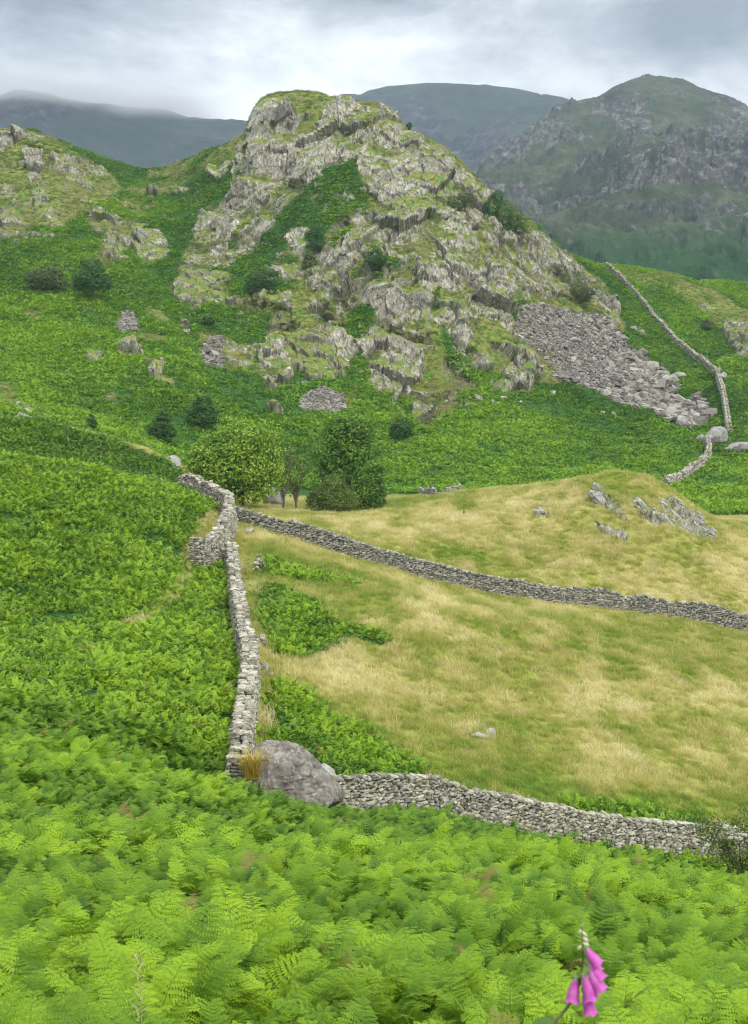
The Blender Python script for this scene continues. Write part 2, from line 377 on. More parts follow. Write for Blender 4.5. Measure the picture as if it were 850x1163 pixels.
ROCK = raster([
 [.48,(195,340),(215,270),(270,165),(300,110),(460,130),(560,225),(640,290),(690,330),(600,440),(500,470),(440,450),(300,440),(200,360)], [.42,(-5,150),(60,160),(125,200),(190,240),(200,300),(110,310),(-5,290)],
 # the left hill
 [(-5,144),(25,146),(54,152),(54,158),(30,157),(0,168)], [(30,160),(45,165),(50,185),(48,205),(53,225),(65,235),(58,243),(42,242),(38,225),(33,205),(30,180),(24,172)],
 [(65,175),(85,172),(105,180),(127,198),(120,204),(100,196),(90,198),(70,199),(64,185)], [(-5,212),(15,209),(22,235),(29,247),(10,251),(-5,250)],
 [(83,228),(95,228),(92,240),(86,238)], [(97,245),(115,243),(123,255),(110,263),(98,256)], [.8,(84,200),(105,204),(112,211),(92,212)],
 [(150,257),(158,250),(163,262),(175,260),(191,275),(189,290),(175,299),(160,296),(151,280)], [.8,(120,275),(135,257),(139,262),(122,290),(113,293)],
 [.7,(165,217),(185,213),(187,222),(168,232)], [.7,(70,295),(90,291),(86,308),(72,311)], [.7,(0,255),(8,254),(8,272),(0,272)],
 # summit and the band that runs down to the left
 [(279,150),(286,128),(300,111),(318,109),(326,118),(335,135),(338,152),(325,153),(315,140),(300,140),(290,149)],
 [(266,168),(285,151),(300,147),(306,155),(303,169),(290,163),(270,169)],
 [(340,158),(362,148),(370,130),(385,115),(432,120),(447,135),(425,160),(402,180),(385,182),(365,190),(350,206),(340,226),(331,216),(312,232),(300,252),(290,246),(310,215),(280,240),(262,264),(240,271),(222,266),(245,235),(265,213),(290,195),(305,190),(302,171),(320,164)],
 [.9,(198,325),(205,290),(215,275),(240,268),(263,262),(275,275),(268,300),(262,315),(250,322),(236,328),(228,352),(205,347)],
 [.75,(262,262),(300,250),(295,275),(275,300),(262,300)],
 [.8,(234,190),(250,183),(259,190),(250,206),(237,200)], [.8,(221,225),(240,221),(243,238),(224,240)], [.7,(255,178),(300,178),(298,187),(255,188)],
 [.6,(195,215),(215,208),(218,218),(200,226)],
 # upper right face
 [(400,128),(432,118),(447,130),(462,147),(500,167),(522,182),(541,202),(556,222),(552,240),(540,262),(500,262),(480,255),(455,240),(430,228),(412,205),(408,180),(400,160),(385,180),(380,165)],
 [.9,(402,255),(420,240),(445,245),(470,240),(500,250),(540,262),(560,262),(575,290),(560,300),(545,320),(520,330),(490,320),(470,300),(445,290),(435,275),(408,280)],
 [(590,270),(600,256),(615,262),(640,290),(660,305),(655,325),(630,340),(600,330),(590,310),(578,300)],
 [.6,(540,262),(600,270),(600,330),(560,335),(545,320)],
 [(545,290),(575,290),(590,310),(585,325),(560,338),(535,330),(530,310)],
 # the pillar and what lies round it
 [(425,345),(428,320),(440,303),(480,298),(495,315),(490,342),(480,360),(486,390),(477,412),(470,432),(455,446),(446,466),(442,463),(447,442),(432,452),(421,436),(419,400),(430,370)],
 [(469,458),(480,446),(510,451),(513,461),(496,475),(491,487),(478,486),(467,473)],
 [.9,(515,385),(530,379),(546,400),(556,405),(559,418),(546,421),(535,406),(518,396)], [.9,(502,410),(508,402),(519,422),(505,424)], [.8,(518,436),(540,430),(546,442),(526,442)],
 [.9,(552,383),(590,393),(582,402),(556,394)], [(522,328),(560,338),(592,370),(602,382),(592,387),(560,362),(533,346)], [(573,420),(595,407),(609,425),(602,446),(582,441),(571,429)],
 [.7,(500,345),(512,338),(515,360),(505,365)], [.7,(512,355),(545,372),(540,380),(515,370)], [.6,(440,470),(462,462),(460,475),(445,480)],
 # left foot of the crag
 [.9,(255,405),(270,395),(286,387),(291,400),(286,413),(266,416),(263,426),(250,417)],
 [(294,405),(304,394),(320,394),(336,410),(331,426),(316,441),(305,447),(299,431)], [(323,368),(341,374),(342,402),(325,392)], [.95,(344,384),(391,383),(396,400),(380,407),(350,401)],
 [.85,(354,338),(386,344),(392,372),(370,378),(357,361)], [.85,(354,298),(380,293),(386,322),(360,328)], [.8,(380,320),(406,340),(401,352),(380,336)],
 [.8,(400,295),(425,285),(432,320),(425,345),(408,340)], [.8,(328,258),(346,261),(341,287),(325,284)], [.8,(384,240),(408,234),(412,250),(390,263),(374,277),(367,270)],
 [.7,(398,260),(420,252),(425,283),(395,282)], [.7,(300,300),(322,285),(330,300),(310,320)], [.7,(280,330),(298,310),(300,335),(285,350)], [.7,(350,210),(362,205),(366,225),(352,232)],
 [.7,(310,345),(330,335),(335,355),(315,362)], [.6,(265,305),(285,295),(288,315),(270,325)], [.7,(345,420),(370,415),(368,430),(350,432)],
 # small outcrops in the bracken on the left
 [(131,396),(155,391),(156,404),(134,404)], [(160,402),(175,404),(189,418),(178,422),(162,411)], [(114,446),(130,446),(138,456),(122,455)], [.8,(164,421),(180,420),(206,434),(190,436),(175,428)],
 [.8,(98,402),(112,400),(112,412),(98,412)], [.8,(205,365),(218,368),(215,380),(203,378)], [.9,(300,462),(318,460),(324,471),(305,474)], [.8,(10,460),(38,466),(36,474),(14,470)],
 # ridge above the scree and stones on the right slope
 [.75,(642,288),(692,330),(703,352),(706,372),(690,362),(660,350),(636,336)], [.8,(720,370),(735,367),(737,378),(722,382)], [.85,(779,330),(800,337),(798,344),(782,340)],
 [.8,(790,346),(831,347),(830,353),(792,353)], [.85,(818,362),(852,372),(852,408),(838,405),(822,385)], [.7,(696,300),(708,306),(704,312),(696,308)],
 # small knoll
 [(672,548),(682,544),(702,562),(720,580),(714,588),(690,574),(674,564)], [(716,558),(735,564),(756,586),(746,593),(724,578)], [(746,558),(765,562),(792,578),(814,598),(808,606),(780,600),(752,582)], [.8,(690,590),(716,600),(712,610),(690,604)], [.7,(700,570),(730,580),(740,592),(715,588)], [.8,(606,570),(622,572),(630,582),(608,582)],
 [.8,(672,578),(690,592),(700,606),(690,604),(676,592)], [.7,(800,592),(812,598),(812,606),(804,604)],
], 1)
SCREE = raster([
 [(590,345),(620,343),(660,353),(690,360),(712,387),(736,411),(760,425),(768,442),(765,455),(790,452),(805,462),(806,482),(782,487),(765,480),(745,467),(720,462),(690,452),(660,437),(632,431),(620,407),(600,391),(583,370)],
 [(338,455),(345,443),(365,439),(390,445),(398,461),(380,468),(345,468)], [(130,366),(135,355),(145,348),(156,358),(159,375),(130,377)], [(223,404),(232,386),(245,392),(258,404),(252,418),(228,412)], [(232,380),(255,380),(255,395),(240,395)],
 [.6,(655,300),(690,328),(700,348),(670,345),(650,325)],
], 4)
OLIVE = raster([
 [.34,(195,340),(215,270),(270,165),(300,110),(460,130),(560,225),(640,290),(690,330),(600,440),(500,470),(440,450),(300,440),(200,360)],
 [(-5,140),(60,155),(128,196),(140,215),(90,245),(65,260),(40,255),(-5,265)], [.55,(160,196),(245,165),(290,150),(280,172),(230,195),(180,235),(115,262),(120,245)],
 [(300,105),(350,104),(380,112),(368,135),(350,158),(335,178),(305,178),(300,160)], [(262,158),(300,145),(312,178),(300,195),(262,178)],
 [(225,262),(300,200),(345,215),(300,255),(240,285),(205,330),(195,330)], [(360,110),(460,120),(545,200),(600,250),(690,325),(715,380),(680,360),(600,340),(560,345),(600,400),(610,450),(560,420),(520,380),(500,330),(480,300),(440,290),(400,170)],
 [.8,(345,280),(420,280),(425,345),(400,350),(395,385),(350,390),(300,400),(310,350),(330,320)], [.9,(440,400),(490,340),(520,440),(515,470),(480,480),(460,440)],
 [.9,(225,375),(258,380),(262,400),(225,405)], [.9,(-5,428),(15,436),(22,455),(62,476),(112,480),(112,490),(60,486),(-5,470)], [.8,(150,376),(196,378),(190,388),(155,386)], [.8,(25,350),(50,350),(45,362),(30,360)],
 [.8,(380,455),(415,430),(412,440),(398,462)], [.8,(760,312),(810,325),(850,350),(850,405),(790,350),(760,330)], [.6,(690,300),(780,310),(760,330),(700,315)],
 [.7,(118,260),(150,245),(160,265),(120,310),(100,310)], [.8,(585,385),(625,400),(640,440),(610,430)],
 [.7,(190,330),(215,270),(230,290),(210,345)], [.7,(160,345),(185,350),(195,365),(175,370)],
], 3)
BRK = raster([      # bracken of the near slopes and the patches by the walls
 [(-5,462),(60,478),(130,497),(190,520),(215,545),(222,560),(240,575),(222,620),(265,640),(276,700),(270,770),(262,840),(258,885),(300,905),(380,922),(450,915),(520,925),(600,940),(700,955),(855,970),(855,1170),(-5,1170)],
 [(288,655),(330,658),(378,695),(392,716),(355,737),(310,737),(295,700)], [(303,768),(340,773),(385,806),(440,838),(485,872),(440,888),(390,884),(375,872),(330,850),(303,830)],
 [.8,(640,905),(700,902),(800,915),(815,932),(740,930),(660,918)], [.7,(290,625),(350,640),(420,660),(370,655),(290,645)], [.6,(380,700),(430,705),(445,725),(400,722)],
 [.8,(226,560),(262,560),(262,575),(235,575)],
], 1)
TRACK = raster([[(240,575),(232,600),(215,625),(216,645),(190,680),(160,700),(140,704),(140,697),(165,688),(190,665),(205,640),(205,622),(222,595),(228,575)]], 1)
DRY = raster([
 [(310,735),(420,715),(520,745),(700,765),(855,768),(855,800),(600,810),(480,790),(380,770),(320,765)], [(360,588),(460,578),(560,562),(680,540),(700,600),(600,600),(500,612),(400,605)], [.8,(600,630),(855,640),(855,690),(700,675),(600,655)],
 [.7,(450,650),(560,690),(560,720),(450,700)], [.6,(400,690),(500,700),(560,740),(450,740)], [.6,(600,820),(855,830),(855,860),(600,850)], [.8,(700,535),(760,550),(790,575),(740,560)], [.9,(800,610),(855,600),(855,640),(800,640)],
], 6)
LUSH = raster([[(280,610),(350,622),(480,670),(420,720),(300,740)], [(300,765),(400,790),(520,870),(855,900),(855,945),(520,910),(380,880)], [.8,(300,640),(430,650),(480,690),(380,720)], [.7,(540,700),(620,705),(600,725),(540,720)], [.6,(430,560),(560,556),(545,575),(440,585)]], 6)

# ------------------------------------------------------------------ terrain attributes
PX, PY = proj(GX, GY, Zb + np.interp(RR, [0, 30, 190, 200], [0.6, .6, .6, .3]))
wob = np.clip(RR / 400, 0, 1)
n_a = fbm(GX / 9, GY / 9, Zb / 9, o=4, s=21); n_b = fbm(GX / 3.0, GY / 3.0, Zb / 3.0, o=3, s=33)
n_d = fbm(GX / 1.4, GY / 1.8, Zb / 1.6, o=3, s=37)
n_c = fbm(GX / 26, GY / 26, o=4, s=41)
inframe = sstep(-40, 0, PX) * sstep(890, 850, PX)
hill = sstep(195, 215, RR)
behind0 = (RR > np.interp(AZ, az, dc) - 3) * (RR < 500)
rk = look(ROCK, PX, PY); sc = look(SCREE, PX, PY); ol = look(OLIVE, PX, PY)
behind = sstep(0, 14, RR - np.interp(AZ, az, dc))
ROCKB = ROCK.copy()
for _ in range(14):
    Q_ = np.pad(ROCKB, 1, mode='edge'); ROCKB = (Q_[:-2, 1:-1] + Q_[2:, 1:-1] + Q_[1:-1, :-2] + Q_[1:-1, 2:]) / 4
rkb = look(ROCKB, PX, PY)
rock = sstep(.44, .60, np.where(RR > 196, .62 * rk + .38 * rkb, rk) + .62 * n_a + .55 * n_b + .2 * n_d - .07 + .14 * (RR < 200))
# stray outcrops on steep ground outside the traced ones
steep = np.abs(np.gradient(Zb, axis=0) / np.gradient(RR, axis=0))
rock = np.maximum(rock, hill * sstep(.52, .62, n_a * .8 + n_b * .45 + .32 * ol + .18 * (steep > .6)) * (ol > .2))
rock = np.where(RR < 140, 0, rock) * np.where((RR < 200) & (RR >= 140), 1, hill)
scree = sstep(.36, .66, sc + .62 * n_b + .38 * n_a - .05) * hill * (RR < 480)
rock = rock * (1 - scree)
olive = sstep(.35, .75, np.maximum(ol, rk * .8) + .5 * n_a + .25 * n_b) * hill
olive = np.maximum(olive, (RR > np.interp(AZ, az, dc) - 9) * (RR < 500) * (PX > 262) * (PX < 610))
brk_near = look(BRK, PX, PY) * (1 - look(TRACK, PX, PY) * 1.0)
brack = np.where(RR < 196, sstep(.45, .6, brk_near + .25 * n_b), 1.0)
brack = np.where(RR < 3, 1, brack)
dry = np.where(RR < 196, .47 + .24 * look(DRY, PX, PY) - .20 * look(LUSH, PX, PY) + .62 * fbm(GX / 2.6, GY / 4.5, o=5, s=55, g=.6) + .18 * n_c, .4)
hmask = ((RR > 196) * (1 - rock) * (1 - scree))
# the ground under the olive turf, fine hummocks
Zf = Zb + hill * (1 - rock) * .35 * fbm(GX / 1.7, GY / 2.4, Zb / 2, o=3, s=61)
# rock relief
P = np.stack([GX, GY, Zf], -1)
du = np.gradient(P, axis=1); dv = np.gradient(P, axis=0)
Nn = np.cross(du, dv); Nn /= (np.linalg.norm(Nn, axis=-1, keepdims=True) + 1e-9)
Nn *= np.sign(Nn[..., 2:3] + 1e-9)
m = rock > .02
x, y, z = P[m].T
# strata lean: axes along the beds (down to the left) and across them
ca, sa = math.cos(R(62)), math.sin(R(62))
def relief(x, y, z):
    u = x * ca + z * sa; v = -x * sa + z * ca
    wx = 2.2 * vn(x / 6, y / 6, z / 6, 71); wy = 2.2 * vn(x / 6, y / 6, z / 6, 72)
    c1, e1 = facets((u + wx) / 24, y / 12, (v + wy) / 10, 81)
    c2, e2 = facets((u + wx) / 6.5, y / 3.4, (v + wy) / 2.6, 91)
    rid = ridged(u / 26, y / 14, v / 10, o=3, s=101)
    def terrace(size, sd, cut=.78):
        ph = (z * .95 + .22 * x) / size + 1.1 * fbm(x / (size * 2.6), y / (size * 2.6), o=3, s=sd); fr = ph - np.floor(ph)
        return np.where(fr < cut, fr / cut, (1 - fr) / (1 - cut)) - .5
    k = .55 + 1.1 * np.clip(fbm(x / 17, y / 17, z / 17, o=3, s=131) + .35, 0, 1)
    c3, e3 = facets((u + wx) / 2.6, y / 1.5, (v + wy) / 1.05, 96)
    rough = c1 * 4.2 + c2 * .95 + c3 * .16 - .06 * sstep(.08, 0, e3) - .8 * sstep(.06, 0, e1) - .45 * sstep(.07, 0, e2) + (rid - .72) * 5.0
    return rough * k + 2.7 * k * terrace(12, 141, .68)
scl = np.where(np.hypot(x, y) < 200, .22, 1.0)
dsp = relief(x / scl, y / scl, z / scl) * scl
edge = rock[m]; dsp = dsp * np.where(RR[m] > 200, .35 + .65 * sstep(.28, .60, rkb[m]), 1)
D3 = Nn[m] * .62; D3[:, 1] -= .45; D3[:, 2] += .15
P[m] += D3 * (dsp * np.minimum(1, edge * 1.3) + .4 * edge * scl)[:, None] * (.30 + .70 * sstep(0, 26, np.abs(np.interp(AZ, az, dc) - RR)[m]))[:, None]
# scree: rough
ms = scree > .05
P[ms] += Nn[ms] * (fbm(P[ms][:, 0] / 1.3, P[ms][:, 1] / 1.3, P[ms][:, 2] / 1.3, o=3, s=111) * 1.1 * scree[ms])[:, None]

du = np.gradient(P, axis=1); dv = np.gradient(P, axis=0); N2 = np.cross(du, dv); nz = np.abs(N2[..., 2]) / (np.linalg.norm(N2, axis=-1) + 1e-9)
for _ in range(2):
    Q_ = np.pad(nz, 1, mode='edge'); nz = (Q_[:-2, 1:-1] + Q_[2:, 1:-1] + Q_[1:-1, :-2] + Q_[1:-1, 2:] + nz * 2) / 6
veg = sstep(.55, .70, nz * .9 + .50 * n_a + .30 * fbm(GX / 5, GY / 5, Zb / 5, o=3, s=77)) * hill
mesh_rock = rock.copy()
rock = rock * (1 - .92 * veg)
olive = np.maximum(olive, (mesh_rock > .4) * sstep(-.22, -.02, n_c + .3 * n_a) * hill)
# ------------------------------------------------------------------ ground materials
def rock_colour(M, tone=1.0):
    big = M.noise(.16, 5, .6, stretch=(1, 1, 1)); fine = M.noise(1.3, 8, .72, stretch=(1.0, 1, .55)); sp_ = M.noise(4.2, 5, .7)
    streak = M.noise(.9, 5, .7, stretch=(2.2, 1.4, .25), rot=(0, R(26), 0))
    c = M.ramp(fine, (.27, (.10*tone, .093*tone, .078*tone)), (.40, (.27*tone, .255*tone, .21*tone)), (.53, (.43*tone, .405*tone, .335*tone)), (.68, (.64*tone, .61*tone, .51*tone)))
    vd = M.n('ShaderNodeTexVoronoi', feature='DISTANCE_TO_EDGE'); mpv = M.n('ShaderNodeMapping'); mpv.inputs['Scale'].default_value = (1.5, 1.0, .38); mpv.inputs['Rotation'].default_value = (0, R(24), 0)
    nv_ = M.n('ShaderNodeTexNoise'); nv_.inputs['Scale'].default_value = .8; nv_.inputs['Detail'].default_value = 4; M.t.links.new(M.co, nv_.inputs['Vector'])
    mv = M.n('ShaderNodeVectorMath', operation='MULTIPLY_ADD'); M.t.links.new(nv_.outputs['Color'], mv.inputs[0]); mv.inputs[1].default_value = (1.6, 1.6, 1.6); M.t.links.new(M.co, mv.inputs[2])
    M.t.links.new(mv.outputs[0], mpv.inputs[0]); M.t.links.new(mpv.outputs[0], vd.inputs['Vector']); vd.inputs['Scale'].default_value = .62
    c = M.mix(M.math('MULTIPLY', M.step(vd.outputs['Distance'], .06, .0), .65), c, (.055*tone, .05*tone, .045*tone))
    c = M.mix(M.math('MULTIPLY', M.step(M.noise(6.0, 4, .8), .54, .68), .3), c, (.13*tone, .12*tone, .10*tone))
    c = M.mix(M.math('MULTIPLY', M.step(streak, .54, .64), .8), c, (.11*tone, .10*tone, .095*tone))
    c = M.mix(M.math('MULTIPLY', M.step(big, .42, .64), .45), c, (.20*tone, .172*tone, .15*tone))
    c = M.mix(M.math('MULTIPLY', M.step(sp_, .60, .70), .6), c, (.55*tone, .55*tone, .49*tone))
    dk = M.noise(.055, 5, .6); c = M.mix(M.math('MULTIPLY', M.step(dk, .50, .62), .45), c, (.10*tone, .09*tone, .085*tone))
    moss = M.noise(.55, 6, .65)
    c = M.mix(M.math('MULTIPLY', M.step(moss, .54, .64), .75), c, (.17, .17, .055))
    return c, fine, streak
def make_ground(name):
    M = Mat(name, .95, .1)
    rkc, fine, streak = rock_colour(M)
    aR, aS, aO, aB, aD = (M.attr(k) for k in ('rock', 'scree', 'olive', 'bracken', 'dry'))
    gn = M.noise(2.4, 6, .7); gb = M.noise(.35, 5, .6)
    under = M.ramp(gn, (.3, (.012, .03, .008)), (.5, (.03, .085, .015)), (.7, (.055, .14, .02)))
    oliv = M.ramp(M.noise(.8, 7, .72), (.30, (.045, .085, .014)), (.46, (.12, .155, .028)), (.60, (.21, .215, .06)), (.78, (.33, .30, .125)))
    oliv = M.mix(M.step(gb, .50, .66), oliv, M.ramp(gn, (.3, (.05, .12, .018)), (.7, (.12, .21, .03))))
    turf = M.ramp(aD, (.05, (.14, .22, .02)), (.35, (.24, .27, .04)), (.62, (.36, .33, .09)), (.95, (.48, .42, .17)))
    turf = M.mix(M.step(gn, .35, .7), M.mix(.45, turf, (.05, .08, .02)), turf)
    scr = M.ramp(M.noise(1.6, 6, .75), (.32, (.06, .052, .047)), (.5, (.17, .148, .13)), (.68, (.31, .285, .24)))
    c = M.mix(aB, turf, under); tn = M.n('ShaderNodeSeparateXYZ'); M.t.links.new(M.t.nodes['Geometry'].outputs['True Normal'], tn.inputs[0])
    ledge = M.step(M.math('ADD', tn.outputs[2], M.math('MULTIPLY', M.math('SUBTRACT', M.noise(.30, 6, .68), .5), 1.2)), .70, .84)
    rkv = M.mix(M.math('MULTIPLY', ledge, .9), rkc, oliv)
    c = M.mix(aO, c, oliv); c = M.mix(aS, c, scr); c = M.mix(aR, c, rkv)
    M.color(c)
    hgt = M.math('ADD', M.math('MULTIPLY', fine, M.math('ADD', M.math('MULTIPLY', aR, .9), .35)), M.math('MULTIPLY', gn, .4))
    M.bump(hgt, .8, .4)
    return M.m
gmat = make_ground('ground_cover')
attrs_all = dict(rock=rock, scree=scree, olive=np.clip(olive, 0, 1) * (RR > 196), bracken=brack, dry=np.clip(dry, 0, 1))
def submesh(name, fm, mat):
    idx = (np.arange(NR - 1)[:, None] * NA + np.arange(NA - 1)[None, :])
    q = idx[fm]; F4 = np.stack([q, q + NA, q + NA + 1, q + 1], -1)
    F4 = F4[:, ::-1]
    u, inv = np.unique(F4, return_inverse=True); inv = inv.reshape(F4.shape)
    A = {k: v.ravel()[u] for k, v in attrs_all.items()}
    o = mesh_obj(name, P.reshape(-1, 3)[u], inv, mat, attrs=A, smooth=True)
    # rock faces keep their facets
    fr = mesh_rock.ravel()[F4[:, 0]]
    o.data.polygons.foreach_set('use_smooth', fr < .35)
    return o
pxc, pyc = PX[:-1, :-1], PY[:-1, :-1]; rc = RR[:-1, :-1]; ac = AZ[:-1, :-1]
crag = (rc > 280) & (pxc > 195) & (pxc < 720) & (rc > 288 + 0)
mead = (rc < 196) & (brack[:-1, :-1] < .5) & (ac > R(-6.5)) & (rc > 50)
near = (rc < 196) & ~mead
side = (rc >= 196) & ~crag
for nm, fm, lb, ct in (('meadow', mead, 'pale dry grass meadow between the two stone walls', 'meadow'), ('bracken_slope', near, 'near slope under bracken falling to the stone walls', 'slope'),
                       ('rocky_crag', crag, 'steep rocky crag with a domed grassy summit in the middle', 'crag'), ('fellside', side, 'green fellside around the foot of the rocky crag', 'hillside')):
    tag(submesh(nm, fm, gmat), lb, ct, kind='structure')

# ------------------------------------------------------------------ far mountains (own sheets, real distances)
def mountain(name, label, curves, az0, az1, nx, r0, r1, ny, ampl, scale, seed, mat, rr_pow=1.0):
    a_ = np.linspace(az0, az1, nx); Dm, Zm = [], []
    for c in curves:
        aa, dd, zz = [], [], []
        for p in c:
            if len(p) == 3: x, y, z = at(*p)
            aa.append(math.atan2(x, y)); dd.append(p[2]); zz.append(z)
        Dm.append(pchip(aa, dd, a_)); Zm.append(pchip(aa, zz, a_))
    Dm = [np.full(nx, r0 * .999)] + Dm + [Dm[-1] + 350, Dm[-1] + 1500]; Zm = [np.full(nx, -60.)] + Zm + [Zm[-1] - 120, np.full(nx, -60.)]
    r = np.concatenate([np.linspace(r0, r1, ny), np.linspace(r1, r1 + 1500, 24)[1:]])
    Z = pchip_cols(np.array(Dm), np.array(Zm), r)
    A_, Q = np.meshgrid(a_, r); X, Y = Q * np.sin(A_), Q * np.cos(A_)
    top = np.interp(A_, a_, Dm[-3]); fade = np.clip(sstep(0, 480, np.abs(Q - top)) + .10, 0, 1) 
    rd = ridged(X / scale, Y / (scale * 1.5), Z / scale, o=6, s=seed, g=.55) - .62
    fb = fbm(X / (scale * .35), Y / (scale * .35), Z / (scale * .35), o=5, s=seed + 5)
    rk_ = sstep(-.10, .22, fbm(X / (scale*.42), Y / (scale*.42), Z / (scale*.22), o=6, s=seed + 9, g=.62) + .02)
    Z2 = Z + ampl * rd * fade * 1.7 + ampl * .28 * fb * fade + ampl * .12 * rk_ * fade
    cv, ce = cells(X / (scale * .16), Y / (scale * .16), Z2 / (scale * .10), seed + 11)
    cv2, ce2 = cells(X / (scale * .06), Y / (scale * .06), Z2 / (scale * .045), seed + 15)
    Z2 = Z2 + rk_ * ((cv - .5) * ampl * .16 - sstep(.2, 0, ce) * ampl * .12 + (cv2 - .5) * ampl * .12) * np.clip(fade, .3, 1)
    Pm = np.stack([X, Y, Z2], -1)
    n_, m_ = Pm.shape[:2]; idx = np.arange(n_ - 1)[:, None] * m_ + np.arange(m_ - 1)[None]
    F4 = np.stack([idx, idx + 1, idx + m_ + 1, idx + m_], -1).reshape(-1, 4)
    sx, sy = proj(X, Y, Z2)
    o = mesh_obj(name, Pm.reshape(-1, 3), F4, mat, attrs=dict(rock=rk_.ravel(), low=sstep(240, 300, sy + 30 * fb).ravel(), high=sstep(200, 110, sy).ravel()), smooth=True)
    return tag(o, label, 'mountain', kind='structure')
def mmat(name, greens, rocks, low, sc_):
    M = Mat(name, .95, .1)
    n = M.noise(sc_, 9, .72); n2 = M.noise(sc_ * .22, 6, .62); n3 = M.noise(sc_ * 3.1, 5, .75)
    g = M.ramp(n, (.3, greens[0]), (.5, greens[1]), (.7, greens[2]))
    r = M.ramp(n3, (.30, rocks[0]), (.5, rocks[1]), (.70, rocks[2]))
    f = M.math('MULTIPLY', M.step(M.math('ADD', M.math('MULTIPLY', M.attr('rock'), .55), M.math('MULTIPLY', n, .75)), .42, .78), M.math('SUBTRACT', 1.0, M.math('MULTIPLY', M.attr('low'), .75)))
    c = M.mix(f, g, r)
    lowc = M.ramp(n, (.3, low[0]), (.7, low[1]))
    c2 = M.mix(M.math('MULTIPLY', M.attr('low'), M.math('SUBTRACT', 1.0, M.step(n3, .56, .66))), c, lowc)
    c2 = M.mix(M.math('MULTIPLY', M.step(n2, .50, .60), .6), c2, greens[0])
    M.color(c2); M.bump(n3, .8, 6.0)
    return M.m
mr = mmat('far_fell_ground', ((.021, .035, .018), (.050, .068, .034), (.10, .112, .060)), ((.016, .018, .018), (.07, .072, .066), (.25, .25, .22)), ((.010, .040, .012), (.024, .078, .018)), .035)
mb = mmat('misty_fell_ground', ((.016, .028, .024), (.030, .046, .036), (.055, .070, .050)), ((.008, .011, .016), (.03, .036, .042), (.11, .115, .115)), ((.03, .05, .035), (.05, .08, .05)), .016)
mountain('right_mountain', 'broad grey green mountain with a rounded peak on the right', [
    [(300,420,900),(480,400,900),(600,370,900),(700,345,900),(850,340,900),(1300,340,900)],
    [(300,400,1150),(480,340,1150),(560,300,1150),(640,300,1150),(700,305,1120),(850,318,1100),(1300,320,1100)],
    [(300,380,1400),(480,310,1400),(545,245,1400),(600,240,1400),(650,235,1380),(720,215,1350),(800,215,1350),(850,215,1350),(1300,240,1350)],
    [(300,370,1700),(480,300,1700),(545,215,1700),(600,180,1700),(650,160,1700),(700,160,1700),(760,165,1700),(850,170,1700),(1300,210,1700)],
    [(300,360,2050),(480,290,2050),(520,235,2050),(545,196,2050),(570,178,2050),(600,156,2050),(640,124,2050),(660,116,2050),(682,110,2050),(702,98,2050),(722,90,2050),(746,86,2050),(770,91,2050),(800,104,2050),(825,113,2050),(850,127,2050),(950,170,2050),(1300,230,2050)],
  ], R(-3), R(24), 700, 880, 2050, 480, 74, 190, 201, mr)
mountain('middle_mountain', 'long flat topped mountain behind the crag', [
    [(100,300,2100),(850,290,2100)], [(100,220,2600),(420,200,2600),(540,185,2600),(640,170,2600),(850,200,2600)],
    [(100,190,3100),(300,142,3100),(360,122,3100),(378,113,3100),(395,110,3100),(408,111,3100),(420,106,3100),(450,100,3100),(500,97,3100),(540,98,3100),(580,101,3100),(620,111,3100),(645,116,3100),(700,150,3100),(850,200,3100)],
  ], R(-9), R(10), 420, 2060, 3100, 180, 60, 420, 301, mb)
mountain('misty_mountain', 'blue grey mountain with low cloud on its top at the left', [
    [(-500,300,1700),(0,290,1700),(300,280,1700),(500,290,1700)], [(-500,230,2200),(0,200,2200),(150,205,2200),(300,200,2200),(500,220,2200)],
    [(-500,180,2700),(-200,140,2700),(-60,122,2700),(0,112,2700),(22,105,2700),(50,109,2700),(80,117,2700),(115,121,2700),(150,126,2700),(190,129,2700),(215,137,2700),(250,139,2700),(285,141,2700),(320,150,2700),(500,200,2700)],
  ], R(-26), R(0), 520, 1660, 2700, 240, 60, 330, 401, mb)
# the land beyond, out to the horizon
M = Mat('distant_land'); M.color(M.ramp(M.noise(.002, 5), (.3, (.04, .07, .03)), (.7, (.09, .12, .05))))
t_ = np.linspace(0, 2*np.pi, 97)[:-1]; ring = [880, 1500, 4000, 9000]; V_ = []
for q in ring:
    V_ += [(q*math.sin(a), q*math.cos(a), -62 - (q > 1000) * 3 + 20*math.sin(3*a) * (q > 8000)) for a in t_]
F_ = [(k*96+i, (k+1)*96+i, (k+1)*96+(i+1) % 96, k*96+(i+1) % 96) for k in range(3) for i in range(96)]
tag(mesh_obj('ground', V_, np.array(F_), M.m), 'low green land running out beyond the mountains', 'ground', kind='structure')

#__REST__
# ------------------------------------------------------------------ haze: an even pale air round the whole scene
def volume_box(name, lo, hi, dens, colr, an=.2):
    V = [(x, y, z) for x in (lo[0], hi[0]) for y in (lo[1], hi[1]) for z in (lo[2], hi[2])]
    Fq = np.array([(0,1,3,2),(4,6,7,5),(0,4,5,1),(2,3,7,6),(0,2,6,4),(1,5,7,3)])
    m = bpy.data.materials.new(name); m.use_nodes = True; t = m.node_tree; t.nodes.clear()
    o_ = t.nodes.new('ShaderNodeOutputMaterial'); v_ = t.nodes.new('ShaderNodeVolumePrincipled')
    v_.inputs['Color'].default_value = (*colr, 1); v_.inputs['Density'].default_value = dens; v_.inputs['Anisotropy'].default_value = an
    t.links.new(v_.outputs[0], o_.inputs['Volume'])
    return mesh_obj(name, V, Fq, m)
hz = volume_box('haze', (-9200, -9200, -95), (9200, 9200, 640), 0.00012, (.66, .82, 1.0))
tag(hz, 'thin pale air fading the far mountains', 'haze', kind='stuff')

